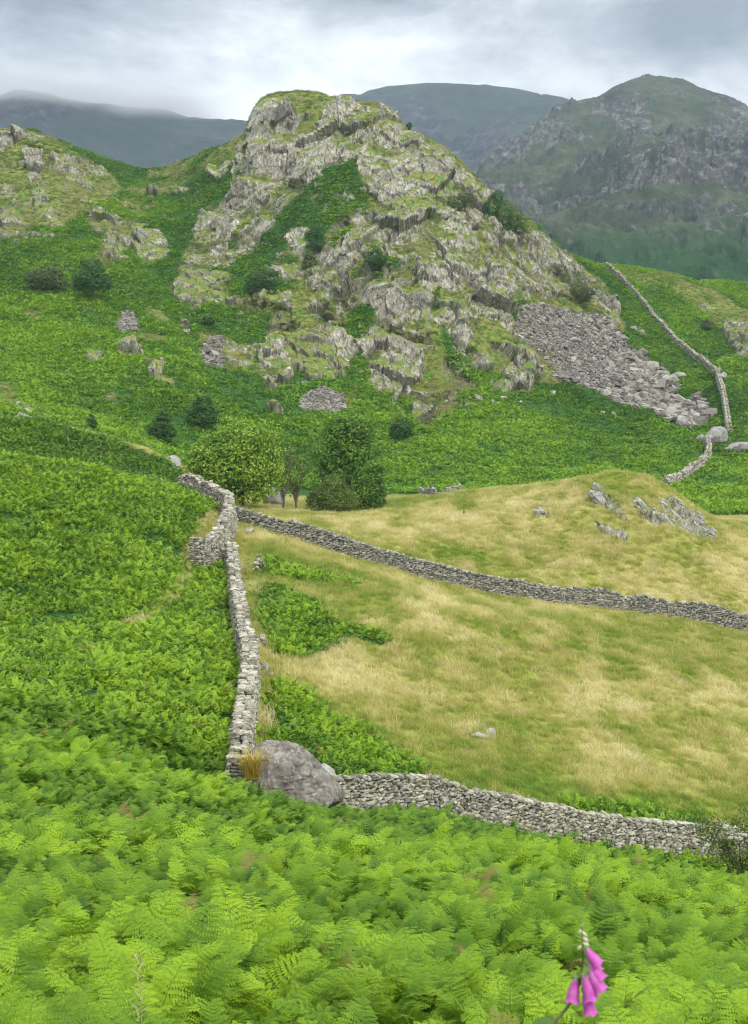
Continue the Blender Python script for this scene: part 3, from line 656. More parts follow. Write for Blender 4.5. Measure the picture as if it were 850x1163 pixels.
def mist(label, px, py, d, rx, ry, rz, dens, seed):
    nu, nv = 32, 18; u = np.linspace(0, 2*np.pi, nu, endpoint=False); v = np.linspace(.001, np.pi - .001, nv); U_, V_ = np.meshgrid(u, v)
    Vs = np.stack([np.sin(V_)*np.cos(U_), np.sin(V_)*np.sin(U_), np.cos(V_)], -1).reshape(-1, 3); i = np.arange(nv-1)[:, None]*nu; j = np.arange(nu)[None]; j2 = (j+1) % nu
    m = bpy.data.materials.new('mist'); m.use_nodes = True; t = m.node_tree; t.nodes.clear(); N_ = t.nodes.new; L_ = t.links.new
    tc_ = N_('ShaderNodeTexCoord'); ln = N_('ShaderNodeVectorMath'); ln.operation = 'LENGTH'; L_(tc_.outputs['Object'], ln.inputs[0])
    nz = N_('ShaderNodeTexNoise'); nz.inputs['Scale'].default_value = 2.2; nz.inputs['Detail'].default_value = 4; mp = N_('ShaderNodeMapping'); mp.inputs['Location'].default_value = (seed, 0, 0); L_(tc_.outputs['Object'], mp.inputs[0]); L_(mp.outputs[0], nz.inputs['Vector'])
    def mt(op, a, b):
        q = N_('ShaderNodeMath'); q.operation = op
        for k, z_ in enumerate((a, b)):
            if isinstance(z_, (int, float)): q.inputs[k].default_value = z_
            else: L_(z_, q.inputs[k])
        return q.outputs[0]
    f = mt('SUBTRACT', 1.0, ln.outputs['Value']); f = mt('MAXIMUM', mt('ADD', mt('MULTIPLY', f, 1.1), mt('MULTIPLY', mt('SUBTRACT', nz.outputs[0], .55), 1.6)), 0.0)
    f = mt('MULTIPLY', mt('MULTIPLY', f, mt('MAXIMUM', mt('SUBTRACT', 1.0, ln.outputs['Value']), 0.0)), dens)
    vp = N_('ShaderNodeVolumePrincipled'); vp.inputs['Color'].default_value = (.93, .96, 1, 1); L_(f, vp.inputs['Density']); o_ = N_('ShaderNodeOutputMaterial'); L_(vp.outputs[0], o_.inputs['Volume'])
    x, y, z = at(px, py, d); o = mesh_obj('mist', Vs, np.stack([i+j, i+nu+j, i+nu+j2, i+j2], -1).reshape(-1, 4), m); o.location = (x, y, z); o.scale = (rx, ry, rz); tag(o, label, 'mist', kind='stuff')
mist('low cloud brushing the broad top of the misty mountain at the left', 60, 112, 2600, 320, 420, 56, .013, 3)
mist('low cloud trailing along the ridge between the misty mountain and the crag', 175, 125, 2600, 200, 380, 44, .016, 8)

# ------------------------------------------------------------------ stones
def cube26():
    g = [(x, y, z) for x in (-1, 0, 1) for y in (-1, 0, 1) for z in (-1, 0, 1) if (x, y, z) != (0, 0, 0)]
    ix = {p: i for i, p in enumerate(g)}; q = []
    for ax in range(3):
        for s in (-1, 1):
            a, b = [k for k in range(3) if k != ax]
            for u in (-1, 0):
                for v in (-1, 0):
                    c = []
                    for du_, dv_ in ((0, 0), (1, 0), (1, 1), (0, 1)):
                        p = [0, 0, 0]; p[ax] = s; p[a] = u + du_; p[b] = v + dv_; c.append(ix[tuple(p)])
                    if (s > 0) != (ax != 1): c = c[::-1]
                    q.append(c)
    V = np.array(g, float); n = np.abs(V).sum(1)
    V = V * np.where(n == 3, .78, np.where(n == 2, .93, 1.06))[:, None]
    return V * .5, np.array(q)
CUBE, CUBEQ = cube26()
def stones(cen, dim, ang, tilt=None, jit=.09, seed=0):
    """cen (N,3), dim (N,3), ang (N,) about z, tilt (N,2): one rough block per row; returns V, quads"""
    g = np.random.default_rng(seed); N = len(cen)
    V = CUBE[None] + g.normal(0, jit, (N, 26, 3)) * .6
    V[:, :, 0] *= 1 + g.normal(0, .12, (N, 1)) * np.sign(V[:, :, 2])
    V = V * dim[:, None]
    if tilt is not None:
        c, s = np.cos(tilt[:, :1]), np.sin(tilt[:, :1]); y, z = V[:, :, 1] * c - V[:, :, 2] * s, V[:, :, 1] * s + V[:, :, 2] * c; V[:, :, 1], V[:, :, 2] = y, z
        c, s = np.cos(tilt[:, 1:]), np.sin(tilt[:, 1:]); x, z = V[:, :, 0] * c + V[:, :, 2] * s, -V[:, :, 0] * s + V[:, :, 2] * c; V[:, :, 0], V[:, :, 2] = x, z
    c, s = np.cos(ang)[:, None], np.sin(ang)[:, None]
    x, y = V[:, :, 0] * c - V[:, :, 1] * s, V[:, :, 0] * s + V[:, :, 1] * c; V[:, :, 0], V[:, :, 1] = x, y
    V = V + cen[:, None]
    return V.reshape(-1, 3), (CUBEQ[None] + 26 * np.arange(N)[:, None, None]).reshape(-1, 4)
def stone_material(name, lo, mid, hi, lich=(.52, .52, .42), moss=.25):
    M = Mat(name, .95, .1)
    isl = M.island(); n = M.noise(9, 6, .7); n2 = M.noise(3.0, 5, .65); n3 = M.noise(26, 4, .6)
    c = M.ramp(isl, (0, lo), (.45, mid), (1, hi))
    c = M.mix(M.math('MULTIPLY', M.step(n, .52, .64), .6), c, lich)
    c = M.mix(M.math('MULTIPLY', M.step(n, .46, .34), .55), c, tuple(v * .5 for v in lo))
    c = M.mix(M.math('MULTIPLY', M.step(n2, .55, .68), moss), c, (.20, .21, .05))
    M.color(c); M.bump(M.math('ADD', n, M.math('MULTIPLY', n3, .4)), .7, .05); return M.m
wall_m = stone_material('drystone', (.12, .112, .09), (.27, .255, .205), (.48, .455, .37), lich=(.54, .52, .41), moss=.5)
wallg_m = stone_material('grey_drystone', (.11, .105, .09), (.21, .20, .17), (.36, .345, .29), lich=(.46, .44, .36), moss=.15)
core_m = stone_material('wall_core', (.05, .05, .045), (.07, .07, .06), (.09, .09, .08), lich=(.12, .12, .10))
WALLPATHS = []
def resample(P_, step):
    P_ = np.array(P_, float)
    for _ in range(2):       # round the corners
        Q = [P_[0]]
        for a, b in zip(P_[:-1], P_[1:]): Q += [a * .75 + b * .25, a * .25 + b * .75]
        Q.append(P_[-1]); P_ = np.array(Q)
    s = np.concatenate([[0], np.cumsum(np.hypot(*np.diff(P_, axis=0).T))]); t = np.arange(0, s[-1], step)
    return np.stack([np.interp(t, s, P_[:, 0]), np.interp(t, s, P_[:, 1])], 1), t
def make_wall(name, pts, height, label, group=None, mat=None, sz=1.0, seed=0, w0=.42, w1=.24, rag=.08, hfun=None, cope=True, cat='stone wall'):
    g = np.random.default_rng(seed); mat = mat or wall_m
    path, t = resample(pts, .1); L = t[-1]; WALLPATHS.append(path[::3])
    tang = np.gradient(path, axis=0); tang /= np.linalg.norm(tang, axis=1, keepdims=True); gz = H(path[:, 0], path[:, 1])
    k = max(3, int(6 * sz)); ker = np.ones(2*k+1) / (2*k+1); gz = np.convolve(np.pad(gz, k, mode='edge'), ker, 'valid')
    hh = height * (1 + rag * 2 * fbm(t / 3.1, t * 0 + seed * 3.7, o=3, s=seed)) 
    if hfun: hh = hh * np.array([hfun(v / L) for v in t])
    C_, D_, A_, T_ = [], [], [], []
    z = 0; row = 0
    while z < height * 1.25:
        hs = g.uniform(.10, .22) * sz * (1.15 if z < .3 else 1)
        for sd_ in (-1, 1):
            s = g.uniform(0, .3)
            while s < L:
                ln = (g.uniform(.14, .34) if g.random() < .8 else g.uniform(.35, .6)) * sz; i = min(int((s + ln / 2) / .1), len(t) - 1)
                if z + hs * .6 < hh[i]:
                    wdt = w0 + (w1 - w0) * z / height; dep = g.uniform(.26, .36) * (1 if w0 > .3 else .8)
                    off = sd_ * (wdt - dep * .5 + g.normal(0, .035)); nx_, ny_ = -tang[i, 1], tang[i, 0]
                    C_.append((path[i, 0] + nx_ * off, path[i, 1] + ny_ * off, gz[i] + z + hs / 2 + g.normal(0, .012)))
                    D_.append((ln * 1.02, dep, hs * g.uniform(.92, 1.12))); A_.append(math.atan2(tang[i, 1], tang[i, 0]) + g.normal(0, .07)); T_.append(g.normal(0, .13, 2))
                s += ln
        z += hs; row += 1
    for i, sg in ((0, -1), (len(t) - 1, 1)):
        z = 0
        while z < hh[i]:
            hs = g.uniform(.13, .2) * sz; wdt = w0 + (w1 - w0) * z / height; o2 = -wdt + .1
            while o2 < wdt - .05:
                ln = g.uniform(.2, .4) * sz; C_.append((path[i, 0] - tang[i, 1] * (o2 + ln / 2) + tang[i, 0] * sg * .1, path[i, 1] + tang[i, 0] * (o2 + ln / 2) + tang[i, 1] * sg * .1, gz[i] + z + hs / 2))
                D_.append((.34, ln, hs)); A_.append(math.atan2(tang[i, 1], tang[i, 0]) + g.normal(0, .1)); T_.append(g.normal(0, .1, 2)); o2 += ln
            z += hs
    V, Q = stones(np.array(C_), np.array(D_), np.array(A_), np.array(T_), seed=seed)
    # rubble heart between the two faces
    st = slice(None, None, 4); pc, tc_, zc, hc = path[st], tang[st], gz[st], hh[st] - .12
    nrm = np.stack([-tc_[:, 1], tc_[:, 0]], 1); n = len(pc)
    sec = [np.c_[pc + nrm * a, zc + b * hc + c] for a, b, c in ((-w0 + .13, 0, -.2), (-w1 + .1, 1, 0), (w1 - .1, 1, 0), (w0 - .13, 0, -.2))]
    CV = np.stack(sec, 1).reshape(-1, 3); i4 = np.arange(n - 1)[:, None] * 4
    CQ = np.concatenate([np.concatenate([i4 + a, i4 + a + 1, i4 + a + 5, i4 + a + 4], 1) for a in range(3)])
    root = empty(name, (path[0, 0], path[0, 1], gz[0])); off = np.array(root.location)
    tag(root, label, cat, group)
    mesh_obj('wall_face', V - off, Q, mat, root)
    mesh_obj('rubble_core', CV - off, CQ, core_m, root)
    if cope:
        C_, D_, A_, T_ = [], [], [], []
        na_ = max(1, int(round(w1 / .2)))
        for q_ in range(na_):
            s = g.uniform(0, .2)
            while s < L:
                ln = g.uniform(.15, .38) * sz; i = min(int((s + ln / 2) / .1), len(t) - 1); ch = g.uniform(.13, .30) * sz
                if g.random() > .07:
                    o2 = g.normal(0, .05) + ((q_ + .5) / na_ - .5) * 2 * w1 * (na_ > 1); nx_, ny_ = -tang[i, 1], tang[i, 0]
                    C_.append((path[i, 0] + nx_ * o2, path[i, 1] + ny_ * o2, gz[i] + hh[i] + ch * g.uniform(.1, .45))); D_.append((ln, g.uniform(.40, .62) if na_ == 1 else g.uniform(.26, .5), ch))
                    A_.append(math.atan2(tang[i, 1], tang[i, 0]) + g.normal(0, .3)); T_.append((g.normal(0, .16), g.normal(0, .22)))
                s += ln * .93
        V, Q = stones(np.array(C_), np.array(D_), np.array(A_), np.array(T_), seed=seed + 1)
        mesh_obj('coping', V - off, Q, mat, root)
    return root
def GP(l): return [spot(px, d)[:2] for px, d in l]
make_wall('stone_wall', GP([(273, 57.2), (275, 60), (277, 64), (283, 70), (285, 75), (278, 82), (273, 88), (270, 94), (267, 100), (265, 105), (263, 109)]), 1.4,
          'long pale drystone wall running away from the big boulder between green bracken and the meadow', 'drystone walls round the meadow', seed=11, rag=.26, sz=.85, w1=.38, w0=.54)
make_wall('stone_wall', GP([(223, 106.5), (234, 107.5), (247, 110.5), (256, 116), (261, 123), (260, 129), (252, 133), (240, 136), (224, 139), (210, 142)]), 2.0,
          'curving broad drystone wall climbing the bank left of the bright round tree', 'drystone walls round the meadow', seed=12, rag=.16, w1=.40, w0=.72)
make_wall('stone_wall', GP([(265, 127.5), (290, 126.5), (320, 126), (380, 125), (450, 124), (520, 124), (600, 124), (700, 126), (800, 128), (850, 129), (930, 130), (1010, 131)]), 1.55,
          'long grey drystone wall crossing the tawny meadow below the rocky knoll', 'drystone walls round the meadow', mat=wallg_m, seed=13, rag=.09,
          hfun=lambda u: .80 + .2 * (u > .09) - .22 * math.exp(-((u - .605) / .012) ** 2))
make_wall('stone_wall', GP([(372, 57.5), (400, 58.4), (450, 60), (520, 62.2), (600, 64.3), (700, 68), (800, 72), (850, 74), (930, 76), (1010, 78)]), 1.62,
          'pale lichened drystone wall running right from the big boulder below the meadow', 'drystone walls round the meadow', seed=14, rag=.13, sz=.8)
def GA(l, lo=213, hi=478): return [ground_at(px, py, lo, hi)[:2] for px, py in l]
make_wall('stone_wall', GA([(689, 305), (697, 312), (708, 322), (722, 336), (736, 354), (752, 372), (762, 386), (778, 398), (795, 411), (813, 425)]), 1.5,
          'thin distant drystone wall climbing the green shoulder right of the crag to the skyline', 'far walls on the right slope', sz=2.0, seed=15, rag=.15, w0=.55, w1=.45)
make_wall('stone_wall', GA([(815, 427), (818, 440), (823, 458), (826, 476), (827, 490)]), 1.4,
          'short steep stretch of far drystone wall dropping to the big grey boulder on the right', 'far walls on the right slope', sz=2.0, seed=16, rag=.15, w0=.55, w1=.45)
make_wall('stone_wall', GA([(804, 508), (806, 517), (801, 527), (790, 535), (782, 541), (770, 548), (756, 554)]), 1.3,
          'low bent drystone wall winding down through bracken behind the rocky knoll', 'far walls on the right slope', sz=1.9, seed=17, rag=.15, w0=.5, w1=.42)
make_wall('stone_wall', GA([(478, 562), (492, 565), (508, 567), (522, 571)], 175, 210), .9,
          'low ruined dark wall in the olive grass right of the trees', mat=wallg_m, sz=1.3, seed=18, rag=.5, cope=False)

# ------------------------------------------------------------------ boulders
def boulder_mat(name, a, b, c, lich=(.42, .42, .37), moss=.3, sc_=1.0):
    M = Mat(name, .9, .15)
    n = M.noise(2.2 * sc_, 8, .72, stretch=(1, 1, .6)); n2 = M.noise(.9 * sc_, 5, .6); n3 = M.noise(14 * sc_, 5, .7); st = M.noise(3.0 * sc_, 6, .7, stretch=(1.4, 1.4, .35), rot=(0, R(35), 0))
    k = M.ramp(n, (.32, a), (.5, b), (.68, c))
    k = M.mix(M.math('MULTIPLY', M.step(st, .54, .66), .55), k, lich)
    k = M.mix(M.math('MULTIPLY', M.step(n3, .58, .66), .4), k, lich)
    k = M.mix(M.math('MULTIPLY', M.step(n2, .56, .68), moss), k, (.20, .19, .05))
    M.color(k); M.bump(M.math('ADD', n, M.math('MULTIPLY', n3, .25)), .8, .12 / sc_); return M.m
bm_purple = boulder_mat('purple_grey_rock', (.065, .058, .052), (.165, .148, .130), (.32, .295, .255), lich=(.50, .48, .41), moss=.22, sc_=1.2)
bm_pale = boulder_mat('pale_grey_rock', (.17, .165, .155), (.31, .30, .275), (.46, .45, .41), moss=.3, sc_=1.6)
bm_far = boulder_mat('fell_rock', (.13, .12, .115), (.27, .25, .24), (.40, .385, .36), moss=.1, sc_=.5)
def boulder(name, label, cat, loc, dims, mat, seed=0, planes=None, rz=0, group=None, nu=56, nv=36, rough=.035):
    g = np.random.default_rng(seed)
    u = np.linspace(0, 2*np.pi, nu, endpoint=False); v = np.linspace(0.02, np.pi - .02, nv)
    U_, V_ = np.meshgrid(u, v); d = np.stack([np.sin(V_) * np.cos(U_), np.sin(V_) * np.sin(U_), np.cos(V_)], -1).reshape(-1, 3)
    if planes is None:
        n = g.normal(0, 1, (13, 3)); n /= np.linalg.norm(n, axis=1, keepdims=True); h = g.uniform(.72, 1.0, 13)
    else:
        n = np.array([p[:3] for p in planes], float); n /= np.linalg.norm(n, axis=1, keepdims=True); h = np.array([p[3] for p in planes])
    dt = d @ n.T; rad = np.where(dt > .05, h / np.maximum(dt, .05), 9); 
    soft = 26.0; rs = -np.log(np.exp(-soft * np.minimum(rad, 3)).sum(1)) / soft
    rs = np.minimum(rs, 1.35)
    Pb = d * rs[:, None]
    q = Pb * 2.2 + seed * 7.1
    Pb += d * (rough * 2.4 * fbm(q[:, 0], q[:, 1], q[:, 2], o=5, s=seed) - rough * 1.2 * sstep(.1, 0, np.abs(fbm(q[:, 0] * .8, q[:, 1] * .8, q[:, 2] * 1.8, o=3, s=seed + 3))))[:, None]
    Pb *= np.array(dims) / 2
    c, s = math.cos(rz), math.sin(rz); Pb[:, 0], Pb[:, 1] = Pb[:, 0] * c - Pb[:, 1] * s, Pb[:, 0] * s + Pb[:, 1] * c
    i = np.arange(nv - 1)[:, None] * nu; j = np.arange(nu)[None]; j2 = (j + 1) % nu
    Q = np.stack([i + j, i + nu + j, i + nu + j2, i + j2], -1).reshape(-1, 4)
    n0 = len(Pb); Pb = np.vstack([Pb, Pb[:nu].mean(0), Pb[-nu:].mean(0)])
    T = np.array([(n0, k, (k + 1) % nu) for k in range(nu)] + [(n0 + 1, n0 - nu + (k + 1) % nu, n0 - nu + k) for k in range(nu)])
    o = bpy.data.objects.new(name, mesh_data(name, Pb, [Q, T], mat, smooth=True)); col.objects.link(o)
    try: o.data.set_sharp_from_angle(angle=R(38))
    except Exception: pass
    o.location = loc; return tag(o, label, cat, group)
x, y, z = at(328, 884, 56.5)
boulder('boulder', 'huge purple grey boulder between the two pale walls', 'boulder', (x, y, z - .25), (3.75, 2.6, 2.95), bm_purple, 5,
        planes=[(.74,-.25,.62,.74),(.05,-.25,.95,.90),(-.93,-.1,.22,.95),(-.1,-.93,.30,.80),(.45,-.80,.38,.80),(0,.95,.2,.9),(-.45,-.35,.82,1.0),(.98,-.1,-.1,1.22),(0,0,-1,1.0),(-.6,-.8,.1,.95),(.6,.7,.4,.9),(.5,-.3,-.8,1.0)], nu=128, nv=84, rough=.045)
x, y, z = at(364, 880, 60)
boulder('boulder', 'rounded pale boulder tucked behind the huge purple boulder', 'boulder', (x, y, z - .15), (1.35, 1.2, 1.2), bm_pale, 8)
def rock_on(px, py, w_, h_, label, seed, lo, hi, mat=bm_far, name='boulder', cat='boulder', dp=1.0, group=None, sink=.25, rz=0):
    x, y, z = ground_at(px, py + h_ / 2, lo, hi); d = math.hypot(x, y); k = d / F
    return boulder(name, label, cat, (x, y, z + h_ * k * (.5 - sink)), (w_ * k * 1.1, w_ * k * dp, h_ * k * 1.15), mat, seed, rz=rz, group=group, nu=36, nv=24, rough=.05)
rock_on(815, 495, 24, 19, 'big lone grey boulder where the far walls meet', 21, 213, 400)
rock_on(821, 427, 12, 10, 'round boulder beside the bend of the far wall', 22, 213, 470)
rock_on(842, 507, 30, 12, 'long flat grey slab beside the lone boulder at the right edge', 23, 213, 400)
rock_on(797, 497, 10, 8, 'small blue grey rock left of the lone grey boulder', 24, 213, 400)
rock_on(788, 470, 16, 13, 'blocky boulder at the low end of the scree', 25, 213, 430)
rock_on(800, 462, 12, 12, 'upright block at the right tip of the scree', 26, 213, 430)
rock_on(775, 478, 18, 11, 'broad slab at the foot of the scree tip', 27, 213, 430)
rock_on(770, 425, 16, 8, 'low pale slab above the scree tip, below the far wall', 28, 213, 430)
rock_on(652, 385, 12, 7, 'dark slab in the upper middle of the scree', 29, 280, 430)
rock_on(544, 834, 15, 9, 'left of two white rocks in the middle of the meadow', 31, 70, 100, bm_pale, 'rock', 'rock')
rock_on(557, 832, 13, 10, 'right one of two white rocks in the middle of the meadow', 32, 70, 100, bm_pale, 'rock', 'rock')
rock_on(573, 451, 8, 4, 'pale flat stone in bracken under the crag, highest of three', 33, 230, 330, bm_pale, 'rock', 'rock')
rock_on(560, 455, 5, 4, 'small white stone in bracken under the crag, leftmost of three', 34, 230, 330, bm_pale, 'rock', 'rock')
rock_on(591, 456, 5, 3, 'small white stone in bracken under the crag, rightmost of three', 35, 230, 330, bm_pale, 'rock', 'rock')
rock_on(627, 446, 9, 5, 'pale stone just below the left edge of the scree', 36, 230, 330, bm_pale, 'rock', 'rock')
rock_on(685, 468, 7, 4, 'white stone in bracken under the middle of the scree, left one', 37, 230, 340, bm_pale, 'rock', 'rock')
rock_on(697, 470, 6, 5, 'white stone in bracken under the middle of the scree, right one', 38, 230, 340, bm_pale, 'rock', 'rock')
rock_on(395, 385, 12, 7, 'pale block on the bank above the small left bush', 39, 230, 340, bm_far, 'rock', 'rock')
rock_on(394, 558, 10, 8, 'rock behind the wall junction', 40, 150, 200, bm_pale, 'rock', 'rock') if False else None
rock_on(196, 524, 20, 13, 'brown topped outcrop at the end of the dark bracken bank', 41, 150, 200, bm_pale, 'rock_outcrop', 'outcrop')
rock_on(282, 602, 13, 7, 'flat pale stone beside the junction of the walls', 42, 100, 140, bm_pale, 'rock', 'rock')
rock_on(266, 590, 8, 6, 'small pale stone between the curving wall and the meadow wall', 43, 100, 140, bm_pale, 'rock', 'rock')
rock_on(308, 815, 9, 12, 'brown stone leaning by the right foot of the long wall', 44, 60, 90, bm_purple, 'rock', 'rock')
rock_on(312, 566, 22, 24, 'pale rock showing behind the thin trees', 45, 172, 200, bm_far, 'rock_outcrop', 'outcrop')
rock_on(28, 467, 14, 7, 'grey stones by the tawny path at the left edge, lower rock', 46, 175, 230, bm_pale, 'rock', 'rock')
rock_on(20, 458, 8, 6, 'grey stone by the tawny path at the left edge, upper rock', 47, 175, 230, bm_pale, 'rock', 'rock')
rock_on(720, 372, 8, 6, 'pale rock left of the far wall, upper one of two', 48, 300, 450, bm_pale, 'rock', 'rock')
rock_on(728, 377, 8, 6, 'pale rock left of the far wall, lower one of two', 49, 300, 450, bm_pale, 'rock', 'rock')
def pile(px, py, w_, h_, label, seed, lo, hi):
    x, y, z = ground_at(px, py + h_ * .45, lo, hi); k = math.hypot(x, y) / F; g = np.random.default_rng(seed); n = 34
    c = np.c_[g.normal(0, .28, n) * w_ * k, g.normal(0, .28, n) * w_ * k, np.zeros(n)]
    c[:, 2] = g.uniform(0, 1, n) * h_ * k * np.exp(-(c[:, 0] ** 2 + c[:, 1] ** 2) / (w_ * k * .5) ** 2)
    V, Q = stones(c, g.uniform(.2, .5, (n, 3)) * [1, .9, .6], g.uniform(0, 6, n), g.normal(0, .3, (n, 2)), seed=seed)
    o = mesh_obj('stone_pile', V, Q, wall_m); o.location = (x, y, z); tag(o, label, 'stone pile')
pile(295, 641, 13, 20, 'upright pile of fallen stones in the grass right of the long wall near its top', 51, 95, 115)
pile(300, 528 + 232, 11, 12, 'small heap of fallen stones at the right foot of the long wall half way', 52, 70, 85)
pile(297, 728, 9, 12, 'small pale heap against the long wall where it bends', 53, 74, 95)

# angular blocks sprinkled over the crag and the scree
stuff_src = []
def source(name, V, Fc, mat, attrs=None, smooth=False):
    o = bpy.data.objects.new(name, mesh_data(name, V, Fc, mat, attrs, smooth)); return o
def scatter(name, label, cat, pts, rot, scl, tint, srcs, kind='stuff', seed=0):
    N = len(pts); me = bpy.data.meshes.new(name); me.vertices.add(N); me.vertices.foreach_set('co', np.asarray(pts, np.float32).ravel())
    scl = np.asarray(scl, float); scl = np.repeat(scl[:, None], 3, 1) if scl.ndim == 1 else scl
    for nm, tp, val in (('rot', 'FLOAT_VECTOR', rot), ('scl', 'FLOAT_VECTOR', scl)):
        a = me.attributes.new(nm, tp, 'POINT'); a.data.foreach_set('vector', np.asarray(val, np.float32).ravel())
    a = me.attributes.new('tint', 'FLOAT', 'POINT'); a.data.foreach_set('value', np.asarray(tint, np.float32))
    a = me.attributes.new('variant', 'INT', 'POINT'); a.data.foreach_set('value', np.random.default_rng(seed).integers(0, len(srcs), N).astype(np.int32))
    o = bpy.data.objects.new(name, me); col.objects.link(o)
    ng = bpy.data.node_groups.new(name, 'GeometryNodeTree')
    ng.interface.new_socket('Geometry', in_out='INPUT', socket_type='NodeSocketGeometry'); ng.interface.new_socket('Geometry', in_out='OUTPUT', socket_type='NodeSocketGeometry')
    gi = ng.nodes.new('NodeGroupInput'); go = ng.nodes.new('NodeGroupOutput'); ip = ng.nodes.new('GeometryNodeInstanceOnPoints'); jn = ng.nodes.new('GeometryNodeJoinGeometry')
    L_ = ng.links.new
    L_(gi.outputs[0], ip.inputs['Points']); L_(jn.outputs[0], ip.inputs['Instance']); L_(ip.outputs[0], go.inputs[0])
    ip.inputs['Pick Instance'].default_value = True
    for s in srcs:
        oi = ng.nodes.new('GeometryNodeObjectInfo'); oi.inputs['Object'].default_value = s; oi.transform_space = 'ORIGINAL'
        gt = ng.nodes.new('GeometryNodeGeometryToInstance'); L_(oi.outputs['Geometry'], gt.inputs[0]); L_(gt.outputs[0], jn.inputs[0])
    for nm, dt, so_ in (('rot', 'FLOAT_VECTOR', 'Rotation'), ('scl', 'FLOAT_VECTOR', 'Scale'), ('variant', 'INT', 'Instance Index')):
        na = ng.nodes.new('GeometryNodeInputNamedAttribute'); na.data_type = dt; na.inputs['Name'].default_value = nm; L_(na.outputs[0], ip.inputs[so_])
    md = o.modifiers.new('instances', 'NODES'); md.node_group = ng
    return tag(o, label, cat, kind=kind)
def block_src(k, mat):
    V, Q = stones(np.zeros((1, 3)), np.ones((1, 3)), np.zeros(1), np.zeros((1, 2)), jit=.13, seed=500 + k); return source('rock_block', V, Q, mat)
MB = Mat('crag_block', .95, .1)
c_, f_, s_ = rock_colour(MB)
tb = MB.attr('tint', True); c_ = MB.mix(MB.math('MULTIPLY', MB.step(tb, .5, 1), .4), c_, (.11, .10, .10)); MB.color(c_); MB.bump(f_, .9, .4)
MS = Mat('scree_block', .95, .1)
ts = MS.attr('tint', True); ns_ = MS.noise(3.0, 6, .7)
MS.color(MS.mix(MS.math('MULTIPLY', MS.step(ns_, .45, .65), .45), MS.ramp(ts, (0, (.075, .068, .060)), (.5, (.17, .158, .138)), (1, (.32, .30, .26))), (.28, .26, .22))); MS.bump(ns_, .6, .2)
blocks = [block_src(k, MB.m) for k in range(6)]; sblocks = [block_src(k + 10, MS.m) for k in range(6)]
kblocks = [block_src(k + 20, bm_pale) for k in range(6)]
Pf = P.reshape(-1, 3); cellA = (RR * np.gradient(RR, axis=0) * np.gradient(AZ, axis=1)).ravel()
def pick(weight, n, seed):    # n random terrain vertices, by area times weight, with jitter inside the cell
    g = np.random.default_rng(seed); wgt = (weight.ravel() * cellA); wgt = wgt / wgt.sum()
    i = g.choice(len(wgt), n, p=wgt); j, k = np.divmod(i, NA); j2 = np.minimum(j + 1, NR - 1); k2 = np.minimum(k + 1, NA - 1)
    a, b = g.random((n, 1)), g.random((n, 1))
    return (P[j, k] * (1-a) + P[j2, k] * a) * (1-b) + (P[j, k2] * (1-a) + P[j2, k2] * a) * b, i
view = (np.abs(AZ) < R(18.5)).astype(float)
pw = rock * hill * (RR < 475) * view
p_, i_ = pick(pw, 2200, 601); n = len(p_); g = np.random.default_rng(602)
s0 = np.exp(g.normal(-.6, .45, n)); sc3 = np.c_[s0 * g.uniform(.7, 1.3, n), s0 * g.uniform(.6, 1.1, n), s0 * g.uniform(.9, 2.3, n)]
rt = np.c_[g.normal(.15, .22, n), g.normal(.45, .25, n), g.normal(0, .5, n)]
p_[:, 2] -= s0 * .3
scatter('crag_rocks', 'broken grey rock faces and blocks standing out of the crag', 'rock', p_, rt, sc3, g.random(n), blocks, kind='stuff')
p_, i_ = pick(np.where(scree > .35, scree, scree * .6) ** 1.5 * (RR < 475) * view, 30000, 611); n = len(p_)
low = sstep(640, 800, proj(*p_.T)[0])
s0 = np.exp(g.normal(-1.0, .5, n)) * (.8 + 1.3 * low); sc3 = np.c_[s0 * g.uniform(.9, 1.7, n), s0 * g.uniform(.7, 1.2, n), s0 * g.uniform(.4, .9, n)]
scatter('scree', 'purple grey scree of broken stones below the crag', 'scree', p_, np.c_[g.normal(0, .35, n), g.normal(.1, .35, n), g.uniform(0, 6.28, n)], sc3, g.random(n), sblocks)
kn = rock * (RR < 196) * view
p_, i_ = pick(kn, 520, 621); n = len(p_); s0 = np.exp(g.normal(-.8, .4, n)); p_[:, 2] -= s0 * .28
scatter('knoll_rocks', 'tilted grey slabs breaking out of the grassy knoll', 'rock', p_, np.c_[g.normal(.1, .15, n), g.normal(.75, .15, n), g.normal(.2, .25, n)], np.c_[s0 * 2.0, s0 * .9, s0 * .7], g.random(n), kblocks)

